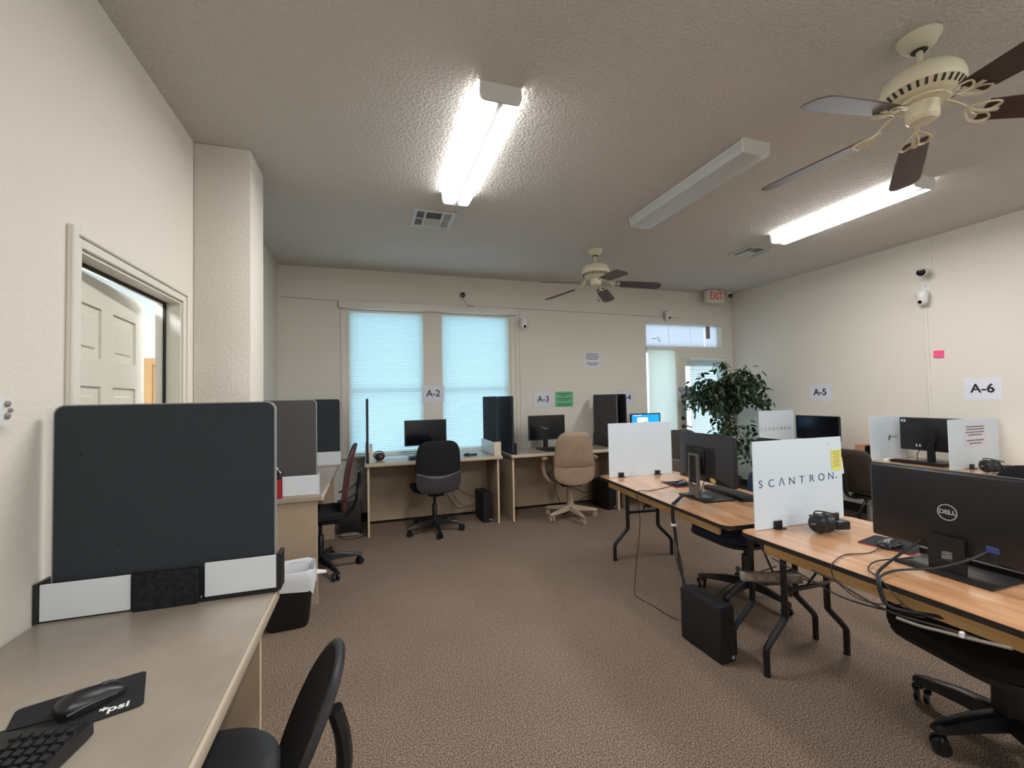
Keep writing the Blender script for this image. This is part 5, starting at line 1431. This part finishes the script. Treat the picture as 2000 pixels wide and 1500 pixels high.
cable('cable', 'thin black cable sagging across the gap under the foreground table', [(1.80, 1.62, 0.64), (1.79, 1.45, 0.62), (1.785, 1.30, 0.600), (1.79, 1.16, 0.612), (1.80, 1.02, 0.64)], 0.003)
cable('cable', 'black cable drooping from the A-2 desk to its computer', [(0.83, 5.28, 0.70), (0.84, 5.22, 0.36), (0.93, 5.20, 0.17), (1.02, 5.20, 0.12), (1.21, 5.215, 0.12)], 0.004)
cable('cable', 'brown cable drooping to the computer under the A-2 desk', [(0.93, 5.28, 0.66), (0.94, 5.22, 0.30), (1.02, 5.20, 0.165), (1.12, 5.20, 0.14), (1.235, 5.215, 0.155)], 0.004, 'brown_rubber')
cable('cable', 'thin cable running straight to the computer under the A-2 desk', [(0.96, 5.27, 0.45), (1.0, 5.23, 0.34), (1.10, 5.22, 0.27), (1.225, 5.215, 0.215)], 0.003)
cable('cable', 'cable lying on the carpet behind the A-2 chair', [(0.62, 5.20, 0.006), (0.80, 5.19, 0.02), (0.98, 5.21, 0.05), (1.10, 5.215, 0.08), (1.215, 5.215, 0.09)], 0.004)
cable('cable', 'black cable looping from the A-3 desk to the carpet', [(2.22, 5.28, 0.68), (2.24, 5.22, 0.31), (2.285, 5.20, 0.11), (2.36, 5.20, 0.02), (2.50, 5.19, 0.05), (2.66, 5.18, 0.11), (2.805, 5.195, 0.15)], 0.004)
cable('cable', 'black cables running to the computer under the A-3 desk', [(2.46, 5.28, 0.60), (2.50, 5.22, 0.27), (2.58, 5.20, 0.20), (2.68, 5.19, 0.165), (2.81, 5.195, 0.19)], 0.005)
cable('cable', 'coil of grey cable on the carpet in front of the screen in the corner', [(-0.33, 4.98, 0.006), (-0.27, 4.955, 0.008), (-0.18, 4.95, 0.012), (-0.12, 4.97, 0.010), (-0.16, 4.99, 0.02), (-0.26, 4.985, 0.022), (-0.32, 4.965, 0.016), (-0.24, 4.94, 0.018), (-0.15, 4.945, 0.022)], 0.006, 'grey_cord')
cable('cable', 'thin dark cable curling on the carpet by the red chair', [(-0.30, 4.90, 0.20), (-0.295, 4.86, 0.06), (-0.26, 4.84, 0.006), (-0.19, 4.83, 0.005), (-0.11, 4.86, 0.005), (-0.06, 4.93, 0.005)], 0.004)
cable('cable', 'black cable hanging below the brown leather chair at the right wall', [(5.05, 3.16, 0.70), (5.06, 3.18, 0.45), (5.05, 3.17, 0.25), (5.08, 3.10, 0.06), (5.10, 3.0, 0.006)], 0.005)
cable('cable', 'black cable on the A-6 table beside the reversed monitor', [(5.16, 2.865, TZ+0.15), (5.08, 2.875, TZ+0.08), (5.04, 2.86, TZ+0.016), (4.93, 2.88, TZ+0.006), (4.84, 2.86, TZ+0.005)], 0.004)
# power strip bridging the legs of the two tables
t = thing('power_strip', 'beige power strip hung between the legs of the two plywood tables', 'power strip', (2.03, 1.84, 0.435), -28)
MB().box(-0.15, -0.020, -0.022, 0.15, 0.020, 0.022, 0.005, 2).build('housing', 'grey_cord', t)
for k in range(5): MB().box(-0.125+0.055*k, -0.0206, -0.012, -0.095+0.055*k, -0.0201, 0.012).build('socket', 'tan_plastic', t)
cable('cable', 'grey cord of the power strip curling up under the foreground table', [(2.165, 1.772, 0.435), (2.22, 1.72, 0.425), (2.25, 1.66, 0.46), (2.255, 1.60, 0.56), (2.25, 1.58, 0.69)], 0.006, 'grey_cord')

# ------------------------------------------------------------------ potted fig tree
t = thing('potted_tree', 'tall leafy green potted fig tree in front of the exit door', 'plant', (4.655, 4.84, 0))
MB().lathe([(0, 0.001), (0.12, 0.001), (0.13, 0.02), (0.165, 0.26), (0.175, 0.27), (0.175, 0.29), (0.160, 0.29), (0.155, 0.26), (0, 0.26)], 28).build('pot', 'pot', t)
MB().lathe([(0, 0.262), (0.155, 0.262), (0.155, 0.268), (0, 0.272)], 20).build('soil', 'soil', t)
trunk = MB()
trunk.tube([(0, 0, 0.26), (0.02, 0.01, 0.55), (-0.015, -0.01, 0.85), (0.02, 0.01, 1.15), (0.0, 0, 1.42)], [0.020, 0.018, 0.016, 0.014, 0.012], 9, 6)
trunk.tube([(0.02, 0.02, 0.26), (-0.02, -0.015, 0.60), (0.02, 0.02, 0.90), (-0.02, -0.01, 1.2), (0.01, 0.0, 1.38)], 0.012, 8, 6)
trunk.build('trunk', 'bark', t)
LM = {}
for lm in ('leaf_a', 'leaf_b', 'leaf_c'):
    m = MB()
    pts = [(0, 0), (0.014, 0.013), (0.034, 0.0185), (0.058, 0.0135), (0.080, 0.0), (0.058, -0.0135), (0.034, -0.0185), (0.014, -0.013)]
    mid = [m.bm.verts.new((x, 0, 0.002-8*x*x*0.25)) for x in (0.0, 0.02, 0.045, 0.080)]
    up = [m.bm.verts.new((x, y, 0.007-8*x*x*0.25)) for x, y in ((0.014, 0.013), (0.034, 0.0185), (0.058, 0.0135))]
    dn = [m.bm.verts.new((x, -y, 0.007-8*x*x*0.25)) for x, y in ((0.014, 0.013), (0.034, 0.0185), (0.058, 0.0135))]
    for s_, fl in ((up, 1), (dn, -1)):
        fs = [(mid[0], mid[1], s_[0]), (mid[1], mid[2], s_[1], s_[0]), (mid[2], mid[3], s_[2], s_[1])]
        for f in fs: m.bm.faces.new(f if fl > 0 else f[::-1])
    LM[lm] = m.mesh('leaf', lm, 60)
branches = []
prng = random.Random(21)
ends = []
for k in range(26):
    a = 2*PI*k/26*1.618*2 + prng.uniform(-0.3, 0.3)
    z0 = prng.uniform(0.95, 1.42)
    L = prng.uniform(0.28, 0.56)
    up_ = prng.uniform(0.10, 0.42)
    p0 = Vector((0, 0, z0)); p2 = Vector((math.cos(a)*L, math.sin(a)*L*0.75, min(1.80, z0+up_)))
    p1 = (p0+p2)/2+Vector((0, 0, 0.10)); p3 = p2+Vector((math.cos(a)*0.10, math.sin(a)*0.08, -prng.uniform(0.05, 0.28)))
    branches.append([p0, p1, p2, p3])
for k in range(12):
    a = prng.uniform(0, 2*PI); z0 = prng.uniform(0.62, 0.95); L = prng.uniform(0.16, 0.30)
    p0 = Vector((0, 0, z0)); p1 = Vector((math.cos(a)*L*0.5, math.sin(a)*L*0.5, z0+0.10)); p2 = Vector((math.cos(a)*L, math.sin(a)*L, z0+0.06)); p3 = p2+Vector((math.cos(a)*0.05, math.sin(a)*0.05, -0.16))
    branches.append([p0, p1, p2, p3])
for (dx, zt) in ((-0.20, 1.86), (-0.07, 1.865), (-0.02, 1.84), (0.26, 1.80), (-0.40, 1.72), (0.45, 1.62)):
    branches.append([Vector((0, 0, 1.35)), Vector((dx*0.5, -0.02, 1.55)), Vector((dx, -0.05, zt-0.08)), Vector((dx*1.08, -0.06, zt-0.02))])
m = MB()
for b in branches: m.tube(b, [0.007, 0.005, 0.003, 0.002], 5, 4)
m.build('branches', 'bark', t)
leaves = []
for bi, b in enumerate(branches):
    P = catmull(b, 8)
    dens = 58 if bi < 26 else (34 if bi < 38 else 8)
    for k in range(dens):
        u = prng.uniform(0.16 if bi < 38 else 0.6, 1.0)
        p = P[min(int(u*(len(P)-1)), len(P)-1)] + Vector((prng.gauss(0, 0.05), prng.gauss(0, 0.05), prng.gauss(0, 0.045)))
        if bi >= 38: p = P[min(int(u*(len(P)-1)), len(P)-1)] + Vector((prng.gauss(0, 0.018), prng.gauss(0, 0.018), prng.gauss(0, 0.015)))
        leaves.append((p, prng.uniform(0, 360), prng.uniform(-10, 75), prng.uniform(-40, 40), prng.uniform(0.95, 1.35), prng.choice(('leaf_a', 'leaf_a', 'leaf_b', 'leaf_c'))))
leaves.sort(key=lambda q: q[0].x*0.7+q[0].y*0.72 - q[0].z*0.2)      # leaves on the room side first
rest = MB()
for i, (p, az, dr, rl, sc, lm) in enumerate(leaves):
    M = T(*p) @ RZ(az) @ RY(dr) @ RX(rl) @ Matrix.Diagonal((sc, sc, sc, 1))
    if i < 290: inst('leaf', LM[lm], t, M)
    else:
        vs = {}
        src = LM[lm]
        nv = [rest.bm.verts.new(M @ v.co) for v in src.vertices]
        for pl in src.polygons: rest.bm.faces.new([nv[j] for j in pl.vertices])
o = rest.build('foliage', 'leaf_a', t, 60); o['kind'] = 'stuff'
